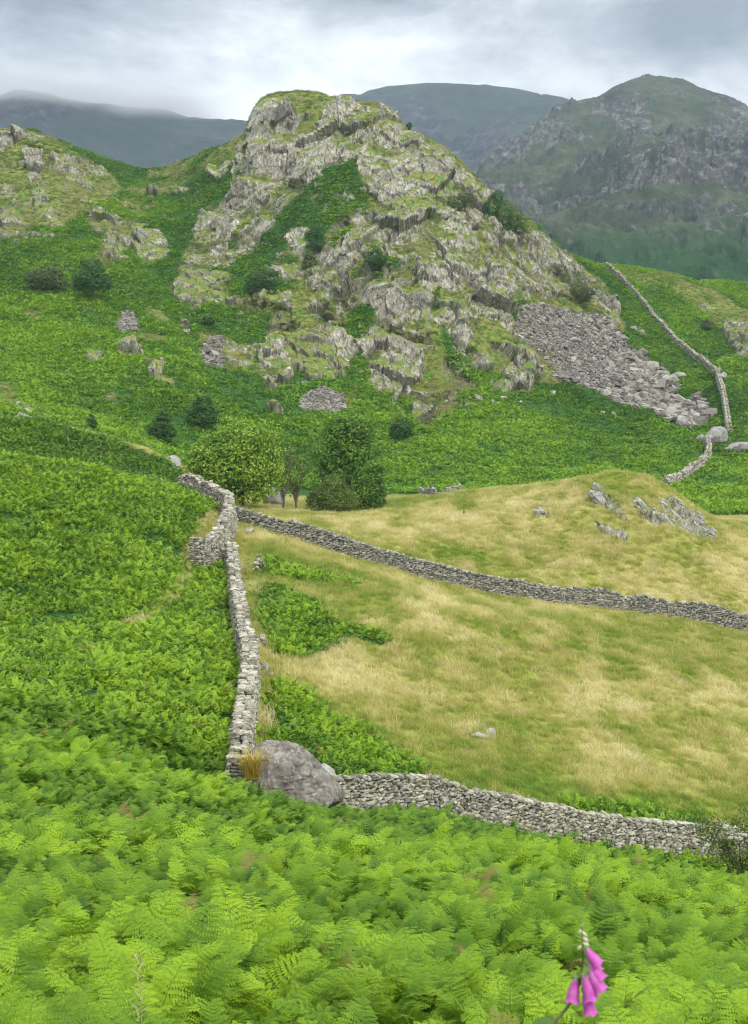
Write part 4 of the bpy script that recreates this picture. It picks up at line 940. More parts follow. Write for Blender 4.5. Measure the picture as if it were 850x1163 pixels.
# ------------------------------------------------------------------ bracken
def frond(nj, nk, L=1.15, seed=0, wide=1.0, droop=.35, t0=.36, size=.34):
    """one bracken frond: stem, nj pairs of side branches, each with nk pairs of leaflets (nk=0: the branch is one blade)"""
    g = np.random.default_rng(seed); V, Q, T_ = [], [], []
    nt = 40; ts_ = np.linspace(0, 1, nt); ang = R(6) + R(88) * ts_ ** 1.5 * g.uniform(.85, 1.1)
    dx = np.sin(ang); dz_ = np.cos(ang); X = np.concatenate([[0], np.cumsum(dx[:-1])]) * L / nt; Z = np.concatenate([[0], np.cumsum(dz_[:-1])]) * L / nt
    def pt(t): return np.array([np.interp(t, ts_, X), 0, np.interp(t, ts_, Z)]), np.array([np.interp(t, ts_, dx), 0, np.interp(t, ts_, dz_)])
    def quad(a, b, c, d, tp):
        k = len(V); V.extend([a, b, c, d]); Q.append((k, k+1, k+2, k+3)); T_.extend([tp] * 4)
    st = np.linspace(0, 1, 7)
    for a, b in zip(st[:-1], st[1:]):
        p, _ = pt(a); q, _ = pt(b); w_ = .0035 * wide ** .5; quad(p + [0, -w_, 0], p + [0, w_, 0], q + [0, w_ * .6, 0], q + [0, -w_ * .6, 0], -.4)
    for j in range(nj):
        u = (j + .3) / nj; t = t0 + (1 - t0) * u ** .9; p, tg = pt(min(t, 1)); ln = size * (1 - u) ** .75 * (1 - .25 * math.exp(-j * 1.2)) + .03
        for s in (-1, 1):
            nrm = np.cross(tg, [0, 1, 0]); nrm = -nrm if nrm[2] < 0 else nrm
            d = np.array([0, s, 0]) * .88 + tg * (.32 + .25 * u) + nrm * g.normal(.06, .2); d[2] -= droop * g.uniform(.1, .7); d /= np.linalg.norm(d)
            side_ = np.cross(d, nrm); side_ /= np.linalg.norm(side_)
            if nk == 0:
                wd = L * (1 - t0) / nj * .46 * wide; m_ = p + d * ln * .45 - [0, 0, .01]; e_ = p + d * ln - [0, 0, .12 * ln]
                quad(p, m_ + side_ * wd, e_, m_ - side_ * wd, u)
                continue
            for k in range(nk):
                v = (k + .4) / nk; c0 = p + d * ln * v - np.array([0, 0, .22 * ln * v * v]); pl = ln * .30 * (1 - v) ** .8 + .008; pwid = ln / nk * .40 * wide
                for s2 in (-1, 1):
                    e = side_ * s2 * .93 + d * .36; e = e / np.linalg.norm(e); e[2] -= g.uniform(0, .35); per = np.cross(e, nrm); per /= np.linalg.norm(per)
                    mid = c0 + e * pl * .4
                    quad(c0, mid + per * pwid, c0 + e * pl, mid - per * pwid, max(u, v * .8))
    return np.array(V), np.array(Q), np.array(T_)
def clump(nf, nj, nk, seed, spread=.35, wide=1.0, L=1.1, size=.34):
    g = np.random.default_rng(seed); Vs, Qs, Ts, k = [], [], [], 0
    for i in range(nf):
        V, Q, T_ = frond(nj, nk, L * g.uniform(.8, 1.12), seed * 31 + i, wide, size=size, droop=.35); a = 6.283 * (i + g.uniform(-.3, .3)) / nf
        c, s = math.cos(a), math.sin(a); V = V @ np.array([[c, s, 0], [-s, c, 0], [0, 0, 1]]) + np.array([g.normal(0, spread), g.normal(0, spread), g.normal(-.05, .05)])
        Vs.append(V); Qs.append(Q + k); Ts.append(T_); k += len(V)
    return np.vstack(Vs), np.vstack(Qs), np.concatenate(Ts)
def bracken_mat(name, dark, mid_, light, transl=.3):
    M = Mat(name, .6, .25)
    t = M.attr('tint', True); tip = M.attr('tip'); isl = M.island()
    c = M.ramp(t, (0, dark), (.5, mid_), (1, light))
    c = M.mix(M.math('MULTIPLY', M.step(tip, .2, 1.0), .45), c, light)
    c = M.mix(M.math('MULTIPLY', M.step(isl, .5, 1.0), .25), c, dark)
    c = M.mix(M.step(tip, -.05, -.3), c, (.10, .19, .03))
    c = M.mix(M.step(M.n('ShaderNodeObjectInfo').outputs['Random'], .985, .99), c, (.22, .20, .05))
    M.leaf(c, transl); return M.m
bmn = bracken_mat('near_bracken', (.022, .085, .006), (.088, .205, .010), (.27, .42, .018))
bmf = bracken_mat('far_bracken', (.030, .11, .007), (.095, .235, .010), (.24, .40, .018), .3)
def dist_walls(x, y):
    d = np.full(len(x), 99.)
    for w_ in WALLPATHS:
        for k in range(0, len(w_), 3):
            a = w_[k]; s_ = np.hypot(x - a[0], y - a[1]); d = np.minimum(d, s_)
    return d
def wedge(n, r0, r1, seed, half=19):
    g = np.random.default_rng(seed); r = np.sqrt(g.uniform(r0 * r0, r1 * r1, n)); a = g.uniform(-R(half), R(half), n); return r * np.sin(a), r * np.cos(a), r, a
def interp_field(Fd, x, y):
    a = np.arctan2(x, y); r = np.hypot(x, y); i = np.clip(np.searchsorted(az, a) - 1, 0, NA - 2); j = np.clip(np.searchsorted(rr, r) - 1, 0, NR - 2)
    return Fd[j, i]
hi_src = [source('frond', *(lambda q: (q[0], q[1], bmn, {'tip': q[2]}))(clump(3, 13, 8, 700 + k, .20, 1.1, size=.195, L=.82))) for k in range(7)]
md_src = [source('frond', *(lambda q: (q[0], q[1], bmn, {'tip': q[2]}))(clump(4, 10, 4, 720 + k, .28, 1.2, size=.25, L=.95))) for k in range(6)]
lo_src = [source('frond', *(lambda q: (q[0], q[1], bmn, {'tip': q[2]}))(clump(9, 8, 0, 740 + k, .42, 1.25, size=.21, L=.85))) for k in range(6)]
fr_src = [source('frond', *(lambda q: (q[0], q[1], bmf, {'tip': q[2]}))(clump(9, 6, 0, 760 + k, .50, 1.4, size=.24, L=.85))) for k in range(6)]
def bracken(name, label, n, r0, r1, seed, srcs, smin, smax, big=1.0, half=19, gap=.32, tb=.5, lump=1.0):
    x, y, r, a = wedge(n, r0, r1, seed, half); g = np.random.default_rng(seed + 1)
    b = interp_field(brack, x, y); rk_ = interp_field(np.maximum(rock, scree), x, y)
    ol_ = interp_field(np.where(RR > 196, olive, 0), x, y)
    f1_ = fbm(x / (2.2 * big), y / (2.6 * big), o=3, s=seed); f2_ = fbm(x / (9 * big), y / (11 * big), o=3, s=seed + 2)
    keep = (b > .5) & (rk_ < .25) & (ol_ < .5 + .22 * g.normal(size=n)) & (f1_ + .25 * g.normal(size=n) > -gap) & (dist_walls(x, y) > .62)
    if r0 >= 190:     # open grass along the valley floor
        px_, py_ = proj(x, y, H(x, y)); keep &= ~((r < 206) & (px_ > 240)) & ~((r < 212) & (px_ > 540) & (py_ > 584))
    x, y, r = x[keep], y[keep], r[keep]; n = len(x); f1_, f2_ = f1_[keep], f2_[keep]
    z = H(x, y); s = g.uniform(smin, smax, n) * (1 + lump * .55 * f1_ + .25 * f2_)
    bt = x * 0
    for cx_, cy_, rad in BOULD: bt = np.maximum(bt, np.hypot(x - cx_, y - cy_) < rad)
    k = bt < .5; x, y, z, s, f1_, f2_ = x[k], y[k], z[k], s[k], f1_[k], f2_[k]; n = len(x)
    tint = np.clip(tb + .5 * f1_ + (.55 if r0 < 190 else .95) * f2_ + g.normal(0, .30, n) - .50 * ((r[k] > 130) & (r[k] < 196)) + .18 * sstep(290, 225, r[k]) * (r[k] > 196) - .38 * sstep(47, 50, r[k]) * sstep(72, 66, r[k]) * (x / y > -.10), 0, 1)  # strip before the lower wall darkened: shade of its turned slope put into tint
    # steeper leaning downhill
    return scatter(name, label, 'bracken', np.c_[x, y, z - .03], np.c_[g.normal(0, .20, n), g.normal(0, .20, n), g.uniform(0, 6.28, n)], s, tint, srcs, seed=seed)
BOULD = [(*[float(v) for v in at(328, 884, 56.5)[:2]], 1.6), (*[float(v) for v in at(364, 880, 60)[:2]], .7), (0, 0, 2.3), (*[float(v) for v in at(664, 1100, 3.0)[:2]], .9)]
bracken('bracken', 'bright green bracken fronds filling the foreground slope', 11500, 2.6, 24, 801, hi_src, .72, 1.25, half=44, gap=.30, tb=.47, lump=1.3)
bracken('bracken', 'bright bracken of the lower foreground slope above the walls', 24000, 24, 60, 811, md_src, .65, 1.1, half=25, gap=.32, tb=.52, lump=1.2)
bracken('bracken', 'bracken on the left slope and beside the long stone wall', 82000, 60, 196, 821, lo_src, .55, .9, big=1.2, gap=.32, tb=.62)
bracken('bracken', 'deep green bracken sheet over the fellside under the crag', 210000, 196, 478, 831, fr_src, .6, 1.1, big=2.4, gap=.30, tb=.50, lump=.9)

# ------------------------------------------------------------------ grass
def tuft(nb, h, spread, wdt, seed, lean=.5, curl=.5):
    g = np.random.default_rng(seed); V, Q, T_ = [], [], []
    for i in range(nb):
        a, r = g.uniform(0, 6.28), spread * math.sqrt(g.random()); b = np.array([r * math.cos(a), r * math.sin(a), -.03]); hh = h * g.uniform(.5, 1.1)
        da = g.uniform(0, 6.28); ln = lean * g.uniform(.3, 1.2); d = np.array([math.cos(da) * ln, math.sin(da) * ln, 1]); d /= np.linalg.norm(d); sd_ = np.array([-math.sin(da), math.cos(da), 0]) * wdt
        m_ = b + d * hh * .55; e_ = b + d * hh * .95 + np.array([math.cos(da), math.sin(da), -.3]) * hh * curl * .35
        k = len(V); V += [b - sd_, b + sd_, m_ + sd_ * .8, m_ - sd_ * .8, e_ + sd_ * .5, e_ - sd_ * .5]; Q += [(k, k+1, k+2, k+3), (k+3, k+2, k+4, k+5)]; T_ += [0, 0, .5, .5, 1, 1]
    return np.array(V), np.array(Q), np.array(T_)
def grass_mat(name):
    M = Mat(name, .8, .1); t = M.attr('tint', True); tip = M.attr('tip'); isl = M.island()
    c = M.ramp(t, (0, (.17, .29, .03)), (.3, (.33, .38, .06)), (.55, (.50, .475, .15)), (.8, (.68, .61, .28)), (1, (.80, .73, .42)))
    c = M.mix(M.math('MULTIPLY', M.step(tip, .4, 1.0), .3), c, (.50, .42, .20))
    c = M.mix(M.math('MULTIPLY', M.step(isl, .6, 1.0), .3), c, (.14, .21, .03))
    M.leaf(c, .45); return M.m
gm = grass_mat('meadow_grass')
g_src = [source('grass_tuft', *(lambda q: (q[0], q[1], gm, {'tip': q[2]}))(tuft(60, .42, .42, .010, 900 + k, .6))) for k in range(6)]
gm2 = grass_mat('fell_grass')
gm2.node_tree.nodes['Color Ramp']
for e_, c_e in zip(gm2.node_tree.nodes['Color Ramp'].color_ramp.elements, ((.07, .15, .02), (.15, .22, .035), (.25, .27, .08), (.36, .34, .15), (.45, .42, .24))): e_.color = (*c_e, 1)
g2_src = [source('grass_tuft', *(lambda q: (q[0], q[1], gm2, {'tip': q[2]}))(tuft(60, .42, .42, .012, 900 + k, .6))) for k in range(6)]
def grass(name, label, n, r0, r1, seed, smin, smax, half=19, far=False):
    x, y, r, a = wedge(n, r0, r1, seed, half); g = np.random.default_rng(seed + 1)
    b = interp_field(brack, x, y); rk_ = interp_field(rock, x, y); dr = interp_field(dry, x, y)
    if far: keep = interp_field(np.where(RR > 196, olive, 0), x, y) > .35
    else: keep = (b < .55)
    keep &= (rk_ < .5) & (dist_walls(x, y) > .45)
    x, y, dr = x[keep], y[keep], dr[keep]; n = len(x); z = H(x, y)
    f = fbm(x / 1.7, y / 3.0, o=3, s=seed)
    if far: dr = .42 + .4 * f + .5 * fbm(x / 14, y / 14, o=3, s=5)
    return scatter(name, label, 'grass', np.c_[x, y, z], np.c_[g.normal(0, .2, n) + .1, g.normal(0, .2, n), g.uniform(0, 6.28, n)], g.uniform(smin, smax, n) * (1 + .5 * f), np.clip(dr + .5 * f + g.normal(0, .13, n), 0, 1), g2_src if far else g_src, seed=seed)
grass('meadow_grass', 'long tawny and green grass covering the meadow', 62000, 52, 212, 911, .75, 1.25)
grass('fell_grass', 'pale olive grass on the ledges of the crag', 80000, 205, 475, 921, .8, 1.6, far=True)

# ------------------------------------------------------------------ trees
def tube(P_, rad, ns=8):
    P_ = np.array(P_, float); n = len(P_); tg = np.gradient(P_, axis=0); tg /= np.linalg.norm(tg, axis=1, keepdims=True) + 1e-9
    up = np.where(np.abs(tg[:, 2:3]) > .9, [[1., 0, 0]], [[0, 0, 1.]]); a = np.cross(tg, up); a /= np.linalg.norm(a, axis=1, keepdims=True); b = np.cross(tg, a)
    th = np.linspace(0, 2*np.pi, ns, endpoint=False); rad = np.broadcast_to(rad, n)
    V = P_[:, None] + rad[:, None, None] * (a[:, None] * np.cos(th)[None, :, None] + b[:, None] * np.sin(th)[None, :, None])
    i = np.arange(n - 1)[:, None] * ns; j = np.arange(ns)[None]; j2 = (j + 1) % ns
    return V.reshape(-1, 3), np.stack([i + j, i + j2, i + ns + j2, i + ns + j], -1).reshape(-1, 4)
def join(parts):
    Vs, Qs, k = [], [], 0
    for V, Q in parts: Vs.append(V); Qs.append(Q + k); k += len(V)
    return np.vstack(Vs), np.vstack(Qs)
Mk = Mat('bark', .95, .1); nb_ = Mk.noise(6, 6, .7, stretch=(1, 1, .25)); Mk.color(Mk.ramp(nb_, (.3, (.05, .042, .034)), (.6, (.16, .14, .115)))); Mk.bump(nb_, .8, .05); bark = Mk.m
def leaf_mat(name, dark, mid_, light, transl=.35):
    M = Mat(name, .55, .3); isl = M.island(); n = M.noise(.9, 4, .6)
    c = M.ramp(isl, (0, dark), (.5, mid_), (1, light)); c = M.mix(M.math('MULTIPLY', M.step(n, .45, .65), .5), c, light); c = M.mix(M.math('MULTIPLY', M.step(n, .5, .36), .45), c, dark)
    M.leaf(c, transl); return M.m
def leaves(cen, nrm, size, seed):     # kite shaped leaves
    g = np.random.default_rng(seed); n = len(cen); d = nrm + g.normal(0, .55, (n, 3)); d /= np.linalg.norm(d, axis=1, keepdims=True)
    a = np.cross(d, g.normal(0, 1, (n, 3))); a /= np.linalg.norm(a, axis=1, keepdims=True) + 1e-9; b = np.cross(d, a); s = (size * g.uniform(.6, 1.3, n))[:, None]
    V = np.stack([cen - a * s, cen + b * s * .55 + d * s * .12, cen + a * s, cen - b * s * .55 + d * s * .12], 1)
    return V.reshape(-1, 3), np.arange(n * 4).reshape(-1, 4)
def tree(name, label, cat, base, blobs, n_leaf, lsize, mat, seed, trunk_r=.2, group=None, trunks=None, gap=.15, twigs=2):
    g = np.random.default_rng(seed); root = empty(name, base); tag(root, label, cat, group)
    crx = max(b[3] for b in blobs); crz = max(b[4] for b in blobs); blobs = list(blobs)
    for _ in range(5): b = blobs[g.integers(0, len(blobs))]; a_ = g.uniform(0, 6.28); blobs.append((b[0] + math.cos(a_) * b[3] * .85, b[1] + g.normal(0, .3) * b[3], b[2] + math.sin(a_) * b[4] * .8, b[3] * .42, b[4] * .38))
    vol = np.array([b[3] * b[4] for b in blobs]); cnt = (n_leaf * vol / vol.sum()).astype(int); C_, N_ = [], []
    for (bx, by, bz, rx, rz), c in zip(blobs, cnt):
        d = g.normal(0, 1, (c, 3)); d /= np.linalg.norm(d, axis=1, keepdims=True)
        q = d * np.array([rx, rx * .9, rz]); wq = q * .9 + np.array([bx, by, bz]) + seed
        k_ = 1 + .7 * fbm(wq[:, 0] / (rx * .6), wq[:, 1] / (rx * .6), wq[:, 2] / (rx * .6), o=3, s=seed)
        rad = g.uniform(.3, 1, c) ** .42; keep = fbm(wq[:, 0] / .8 * 1.0, wq[:, 1] / .8, wq[:, 2] * rad / .6, o=2, s=seed + 5) > -.5 + gap
        C_.append((q * (rad * k_)[:, None] + [bx, by, bz])[keep]); N_.append((d + [0, 0, .5])[keep])
    C_ = np.vstack(C_); N_ = np.vstack(N_); N_ /= np.linalg.norm(N_, axis=1, keepdims=True)
    # leaves gather into sprays
    cv, _e = cells(C_[:, 0] / .7, C_[:, 1] / .7, C_[:, 2] / .5, seed); ok = cv > .16
    V, Q = leaves(C_[ok], N_[ok], lsize, seed + 1); mesh_obj('crown', V, Q, mat, root)
    parts = []; tr = trunks or [(0, 0)]
    for tx, ty in tr:
        cb_ = np.array([b[:3] for b in blobs]).mean(0); top = np.array([tx * .3 + cb_[0], ty, cb_[2]])
        Pt = [np.array([tx, ty, -.25]) + (top - [tx, ty, -.25]) * t + np.array([.12 * math.sin(5 * t + tx), .08 * math.sin(4 * t), 0]) * trunk_r * 4 for t in np.linspace(0, 1, 9)]
        parts.append(tube(Pt, np.linspace(trunk_r, trunk_r * .35, 9)))
        for b in blobs:
            for _ in range(twigs):
                s = Pt[g.integers(2, 6)]; e_ = np.array(b[:3]) + g.normal(0, .45, 3) * [b[3], b[3], b[4]]; m_ = (s + e_) / 2 + [0, 0, .25 * abs(b[3])]
                parts.append(tube([s, s * .55 + m_ * .45, m_, m_ * .4 + e_ * .6, e_], np.linspace(trunk_r * .36, trunk_r * .06, 5), 5))
    V, Q = join(parts); mesh_obj('trunk', V, Q, bark, root, smooth=True)
    return root
def tree_px(name, label, cat, px, py, lo, hi, blobs, n_leaf, lsize, mat, seed, **kw):
    x, y, z = ground_at(px, py, lo, hi); k = math.hypot(x, y) / F
    bl = [((bx - px) * k, by * k, (py - bz) * k, rx * k, rz * k) for bx, by, bz, rx, rz in blobs]
    if 'trunks' in kw: kw['trunks'] = [((a - px) * k, b * k) for a, b in kw['trunks']]
    return tree(name, label, cat, (x, y, z), bl, n_leaf, lsize, mat, seed, **kw)
lm_y = leaf_mat('yellow_green_leaves', (.06, .15, .014), (.18, .33, .03), (.40, .54, .06))
lm_g = leaf_mat('green_leaves', (.035, .11, .014), (.10, .22, .025), (.22, .37, .04))
lm_o = leaf_mat('olive_leaves', (.055, .10, .018), (.12, .18, .03), (.23, .30, .06))
lm_d = leaf_mat('dark_leaves', (.02, .065, .014), (.05, .135, .024), (.11, .22, .04))
lm_b = leaf_mat('brownish_leaves', (.05, .08, .022), (.095, .14, .035), (.16, .20, .06))
tree_px('broadleaf_tree', 'big round yellow green tree above the curving wall', 'tree', 276, 578, 140, 175,
        [(250,0,518,34,30),(278,-4,500,32,26),(300,0,505,24,26),(262,-8,530,34,28),(290,-6,535,32,30),(235,2,515,22,20),(305,4,530,22,30),(280,0,556,30,16),(245,0,545,24,18),(268,0,492,22,16)], 26000, .17, lm_y, 71, trunk_r=.30)
tree_px('broadleaf_tree', 'tall dark green tree with its crown highest of the group on the right', 'tree', 395, 580, 150, 185,
        [(395,4,500,30,28),(405,2,486,21,17),(374,4,515,24,24),(398,6,530,35,30),(378,8,550,28,22),(415,6,510,20,22),(385,4,486,18,15)], 25000, .17, lm_g, 72, trunk_r=.28, gap=.10)
tree_px('broadleaf_tree', 'rounded green tree at the right end of the tree group', 'tree', 418, 581, 150, 185,
        [(420,0,553,20,24),(424,-2,535,14,15),(412,2,562,18,18),(428,2,560,13,18)], 9000, .15, lm_g, 73, trunk_r=.16, gap=.08)
tree_px('round_bush', 'low rounded olive green bush in front of the tall dark tree', 'bush', 376, 584, 150, 185,
        [(376,-8,562,22,20),(360,-7,568,13,15),(392,-7,568,14,15),(378,-10,550,14,12)], 10000, .12, lm_o, 74, trunk_r=.10, gap=.08)
tree_px('thin_tree', 'thin bare trunked tree standing left in the gap between the big crowns', 'tree', 321, 580, 150, 185,
        [(322,0,535,11,18),(330,0,518,7,14),(314,0,548,9,9)], 1500, .13, lm_o, 75, trunk_r=.16, gap=.30, twigs=5)
tree_px('thin_tree', 'thin bare trunked tree standing beside the dark tree', 'tree', 336, 580, 150, 185,
        [(338,0,540,12,16),(332,0,555,8,10),(345,0,528,10,14)], 1800, .13, lm_o, 76, trunk_r=.15, gap=.30, twigs=5)
tree_px('hawthorn', 'dark small hawthorn on the hillside, left of the two above the bright tree', 'small tree', 184, 503, 205, 260, [(184,0,485,13,14),(177,0,490,10,11),(192,0,489,10,11),(186,0,475,9,8)], 4500, .18, lm_d, 81, trunk_r=.12, gap=.05)
tree_px('hawthorn', 'dark small hawthorn on the hillside, right of the two above the bright tree', 'small tree', 230, 486, 205, 260, [(230,0,468,15,15),(222,0,474,11,11),(238,0,471,11,12),(231,0,457,10,8)], 5000, .18, lm_d, 82, trunk_r=.14, gap=.05)
tree_px('hawthorn', 'small dark round tree at the foot of the rock pillar', 'small tree', 456, 502, 213, 300, [(456,0,486,11,13),(450,0,490,8,9),(462,0,487,8,10)], 3000, .19, lm_d, 83, trunk_r=.12, gap=.05)
tree_px('hawthorn', 'tiny dark bush by the tawny path on the left', 'bush', 105, 490, 195, 240, [(105,0,481,6,7),(105,0,476,4,5)], 900, .15, lm_d, 84, trunk_r=.08, gap=.05)
tree_px('hawthorn', 'brownish round bush on the far left hillside', 'bush', 53, 332, 290, 400, [(53,0,315,18,13),(42,0,320,12,10),(64,0,319,12,10)], 5000, .24, lm_b, 85, trunk_r=.12, gap=.05)
tree_px('hawthorn', 'spreading dark tree beside the brownish bush on the far left hillside', 'small tree', 105, 342, 290, 400, [(105,0,318,18,14),(94,0,322,12,11),(118,0,322,12,10),(106,0,306,12,9)], 6000, .24, lm_d, 86, trunk_r=.16, gap=.08)
tree_px('juniper', 'dark bushy tree on the skyline ledge of the crag, right side', 'small tree', 571, 268, 330, 440, [(560,0,236,10,16),(572,0,245,12,18),(585,0,250,10,14),(566,0,225,7,8),(592,0,258,9,12)], 7000, .22, lm_d, 87, trunk_r=.12, gap=.05)
tree_px('juniper', 'brown green bush clinging to the upper cliff of the crag', 'bush', 520, 240, 330, 440, [(520,0,231,14,8),(530,0,226,8,7)], 2500, .22, lm_b, 88, trunk_r=.08, gap=.05)
tree_px('juniper', 'grey green round bush on the ridge above the scree', 'bush', 658, 344, 330, 440, [(658,0,331,13,11),(666,0,334,9,8)], 3500, .22, lm_b, 89, trunk_r=.08, gap=.05)
tree_px('juniper', 'dark upright bush in the green gully of the crag, upper one', 'bush', 358, 287, 300, 400, [(358,0,272,10,13),(362,0,264,7,9)], 2400, .22, lm_d, 90, trunk_r=.08, gap=.05)
tree_px('juniper', 'dark olive bush in the green gully of the crag, lower one', 'bush', 352, 312, 300, 400, [(352,0,300,9,11)], 2000, .22, lm_b, 91, trunk_r=.08, gap=.05)
tree_px('juniper', 'dark wide bush in the middle of the lower crag slopes', 'bush', 298, 332, 290, 380, [(298,0,316,16,12),(290,0,322,11,9)], 3600, .22, lm_d, 92, trunk_r=.08, gap=.05)
tree_px('juniper', 'dark bush under the cliff in the centre of the crag', 'bush', 425, 308, 300, 380, [(425,0,294,11,12)], 2400, .22, lm_d, 93, trunk_r=.08, gap=.05)
tree_px('juniper', 'small dark bush on the right slope beyond the far wall', 'bush', 803, 376, 330, 460, [(803,0,369,7,5)], 1200, .2, lm_b, 94, trunk_r=.06, gap=.05)
tree_px('juniper', 'dark bush above the orange patch at the left foot of the crag', 'bush', 238, 370, 280, 380, [(238,0,364,7,6)], 1200, .2, lm_d, 95, trunk_r=.06, gap=.05)
tree_px('juniper', 'tiny dark tree on the skyline of the crag right of the summit', 'bush', 465, 150, 380, 412, [(465,0,143,3,4)], 500, .2, lm_d, 96, trunk_r=.05, gap=.05)
# ash-like shrub at the right edge of the lower wall
x, y, z = spot(846, 50); k = 50 / F
tree('sapling', 'sparse olive sapling in front of the lower wall at the right edge', 'sapling', (x, y, z),
     [((px - 846) * k, 0, (1052 - py) * k, rx * k, rz * k) for px, py, rx, rz in ((840,985,22,24),(822,965,18,18),(850,955,22,22),(812,990,14,16),(842,1015,20,16),(865,980,20,30), (800,960,14,16))], 6500, .055, lm_o, 97, trunk_r=.045, gap=.25, twigs=4)

# ------------------------------------------------------------------ small things by the wall
def blade_tuft(name, label, px, py, lo, d, h, spread, n_, colr, lift=0, seed=3):
    M = Mat(name + '_blades', .8, .1); M.leaf(M.ramp(M.island(), (0, colr[0]), (1, colr[1])), .3)
    V, Q, T_ = tuft(n_, h, spread, .012, seed, .45, .6); x, y, z = at(px, py, d)
    o = mesh_obj(name, V, Q, M.m); o.location = (x, y, z); return tag(o, label, 'grass tuft')
blade_tuft('grass_tuft', 'yellow grass tuft growing between the wall end and the huge boulder', 287, 882, 0, 56.0, 1.25, .36, 420, ((.32, .24, .03), (.60, .47, .10)))
Mw = Mat('weathered_wood', .9, .1); Mw.color(Mw.ramp(Mw.noise(12, 5, .6, stretch=(1, 1, .15)), (.3, (.16, .15, .14)), (.7, (.36, .34, .32))))
a = np.array(at(268.5, 835, 66.5)); b = np.array(at(271.5, 794, 67)); V, Q = tube([a, (a + b) / 2, b], [.05, .048, .04], 8)
tag(mesh_obj('wooden_post', V, Q, Mw.m, loc=a), 'thin pale wooden post leaning on the left side of the long wall', 'post')
def stalk(px, pyt, d, label, seed):
    x, y, z = at(px, pyt, d); g = np.random.default_rng(seed); gz_ = float(H(x, y)); h = float(z) - gz_
    M = Mat('dry_stalk', .9, .1); M.color((.33, .33, .12)); parts = [tube([(0, 0, 0), (.02, 0, h * .5), (.0, .01, h)], [.004, .0035, .002], 6)]
    for k in range(16):
        t = 1 - .02 - k * .018; a_ = k * 2.4; s_ = np.array([0, 0, h * t]); e_ = s_ + [.035 * math.cos(a_), .035 * math.sin(a_), .03]
        parts.append(tube([s_, e_, e_ + [0, 0, .012]], [.003, .008, .002], 5))
    V, Q = join(parts); o = mesh_obj('seed_stalk', V, Q, M.m); o.location = (x, y, gz_); tag(o, label, 'plant stalk')
stalk(157, 1082, 7.5, 'dry straw coloured seed stalk standing out of bracken at lower left', 5)

# ------------------------------------------------------------------ foxglove
DF = 3.0
fp = lambda px, py, dd=0: np.array(at(px, py, DF + dd))
gx, gy, _ = at(600, 1160, DF); gz_ = float(H(gx, gy)); fox = empty('foxglove', (float(gx), float(gy), gz_)); base = np.array(fox.location)
tag(fox, 'pink foxglove spike with drooping bells in the bracken at lower right', 'foxglove')
Mst = Mat('foxglove_stem', .7, .2); Mst.color(Mst.ramp(Mst.noise(40, 3), (.3, (.10, .13, .035)), (.7, (.20, .17, .09))))
sp_pts = [base, base + (fp(612, 1178) - base) * [.25, .5, .6], fp(612, 1180), fp(628, 1163), fp(645, 1143), fp(656, 1124), fp(661, 1104), fp(662.5, 1084), fp(662, 1066), fp(661, 1052)]
tt = np.linspace(0, len(sp_pts) - 1, 40); sp_ = np.stack([pchip(range(len(sp_pts)), np.array(sp_pts)[:, i], tt) for i in range(3)], 1)
V, Q = tube(sp_, np.linspace(.0055, .0016, 40), 8); mesh_obj('stem', V - base, Q, Mst.m, fox, smooth=True)
Mf = Mat('foxglove_petal', .5, .3); nf_ = Mf.noise(60, 3); tp_ = Mf.attr('tip')
Mf.leaf(Mf.mix(Mf.step(tp_, .30, .0), Mf.ramp(nf_, (.3, (.62, .10, .50)), (.7, (.78, .22, .66))), (.80, .55, .68)), .45)
Mc = Mat('foxglove_calyx', .7, .2); Mc.color((.14, .22, .06))
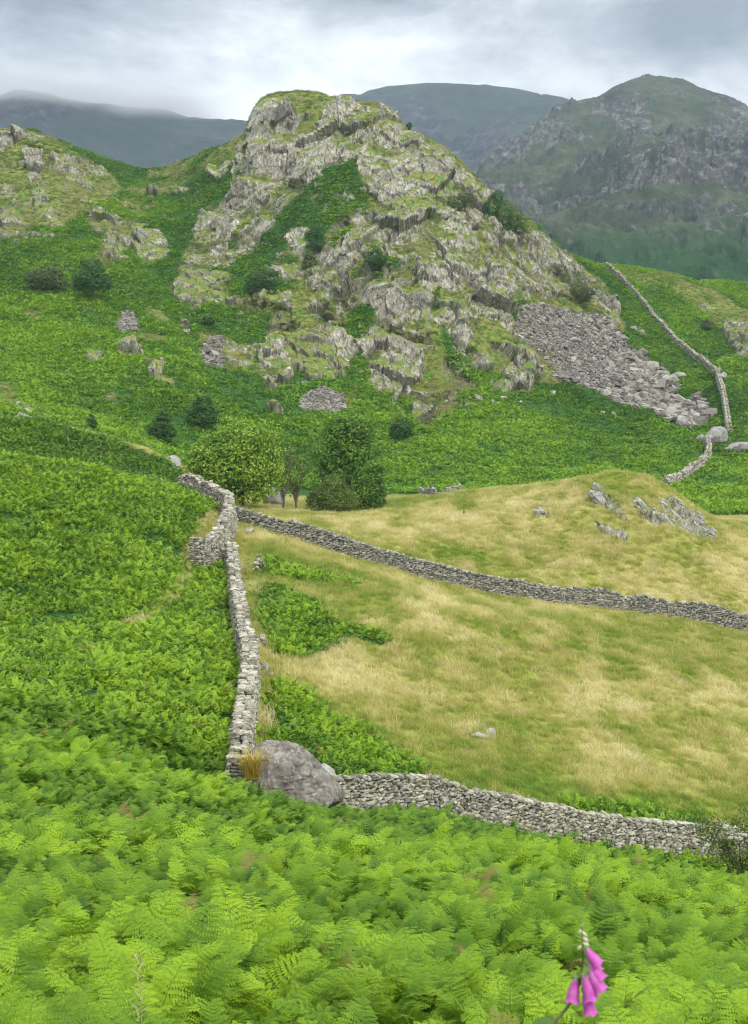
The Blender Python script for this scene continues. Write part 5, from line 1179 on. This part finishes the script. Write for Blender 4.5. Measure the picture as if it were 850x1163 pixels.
def bell(a, b, r, seed):
    a, b = np.array(a), np.array(b); L_ = np.linalg.norm(b - a); ax = (b - a) / L_; u = np.cross(ax, [0, 1, .2]); u /= np.linalg.norm(u); v = np.cross(ax, u)
    prof = [(0, .16), (.06, .34), (.16, .50), (.28, .58), (.42, .74), (.58, .92), (.74, 1.0), (.86, 1.0), (.93, 1.12), (.985, 1.28)]; ns = 18; V = []; T_ = []
    th = np.linspace(0, 2*np.pi, ns, endpoint=False)
    for t, q in prof:
        lip = 1 + (.10 * np.cos(5 * th) if t > .9 else 0) + (.10 * np.maximum(0, np.cos(th - 1.2)) if t > .9 else 0)
        for k, h_ in enumerate(th):
            w_ = r * q * (lip[k] if t > .9 else 1); V.append(a + ax * L_ * (t + (.03 * math.cos(5 * h_) if t > .9 else 0)) + (u * math.cos(h_) + v * math.sin(h_)) * w_); T_.append(t)
    n = len(prof); i = np.arange(n - 1)[:, None] * ns; j = np.arange(ns)[None]; j2 = (j + 1) % ns
    Q = np.stack([i + j, i + j2, i + ns + j2, i + ns + j], -1).reshape(-1, 4)
    k = len(V); V.append(a - ax * .001); T_.append(0); Tr = np.array([(k, (q + 1) % ns, q) for q in range(ns)])
    o = bpy.data.objects.new('flower_bell', mesh_data('flower_bell', np.array(V) - base, [Q, Tr], Mf.m, {'tip': T_}, True)); col.objects.link(o); o.parent = fox
    parts = []
    for q in range(5):
        h_ = q * 1.257; e_ = a + ax * L_ * .2 + (u * math.cos(h_) + v * math.sin(h_)) * r * .72; m_ = a + ax * L_ * .07 + (u * math.cos(h_) + v * math.sin(h_)) * r * .5
        parts.append(tube([a - ax * L_ * .02, m_, e_], [.001, .0032, .0004], 5))
    i_ = int(np.argmin(np.linalg.norm(sp_ - a, axis=1))); parts.append(tube([sp_[i_], (sp_[i_] + a) / 2 + [0, 0, .003], a], [.0012, .0012, .0015], 5))
    V2, Q2 = join(parts); mesh_obj('calyx', V2 - base, Q2, Mc.m, o)
for k, (x1, y1, x2, y2, rr_, dd) in enumerate([(664,1075,681,1096,.0115,-.01), (667,1090,684,1113,.0125,-.012), (668,1100,684,1126,.0135,-.02), (663,1104,672,1136,.0135,-.022), (655,1108,650,1138,.0135,.0), (664,1120,671,1152,.0135,.0), (669,1084,680,1104,.011,.015), (672,1104,683,1124,.012,.02)]):
    bell(fp(x1, y1, dd), fp(x2, y2, dd - .012), rr_, k)
Mbud = Mat('foxglove_bud', .6, .2); Mbud.color(Mbud.ramp(Mbud.noise(90, 2), (.3, (.42, .42, .22)), (.7, (.62, .48, .42))))
for k, (x1, y1, x2, y2, r_) in enumerate([(662,1070,669,1075,.006), (662,1064,668,1070,.005), (661,1058,667,1064,.0042), (661,1056,657,1060,.0034), (661,1052,662,1049,.0016), (661,1074,656,1079,.004)]):
    a, b = fp(x1, y1), fp(x2, y2); V, Q = tube([a, a * .7 + b * .3, a * .35 + b * .65, b], [r_ * .35, r_ * .9, r_, r_ * .25], 8); mesh_obj('flower_bud', V - base, Q, Mbud.m, fox, smooth=True)
Ml = Mat('foxglove_leaf', .7, .2); Ml.leaf((.09, .17, .04), .3)
for k, (t, an_) in enumerate(((8, 2.6), (11, .4), (14, 3.6), (5, 5.0), (3, 1.5))):
    s_ = sp_[t]; d_ = np.array([math.cos(an_), math.sin(an_) * .6, .25]); d_ /= np.linalg.norm(d_); w_ = np.cross(d_, [0, 0, 1]); L_ = .16 - .006 * t; V = []
    for q in np.linspace(0, 1, 7): c = s_ + d_ * L_ * q - np.array([0, 0, .06 * q * q]); wd = .028 * math.sin(math.pi * min(.98, q * .9 + .06)); V += [c - w_ * wd, c - [0, 0, .004], c + w_ * wd]
    Q = np.array([(3*i+j, 3*i+j+1, 3*i+j+4, 3*i+j+3) for i in range(6) for j in range(2)]); mesh_obj('leaf', np.array(V) - base, Q, Ml.m, fox, smooth=True)
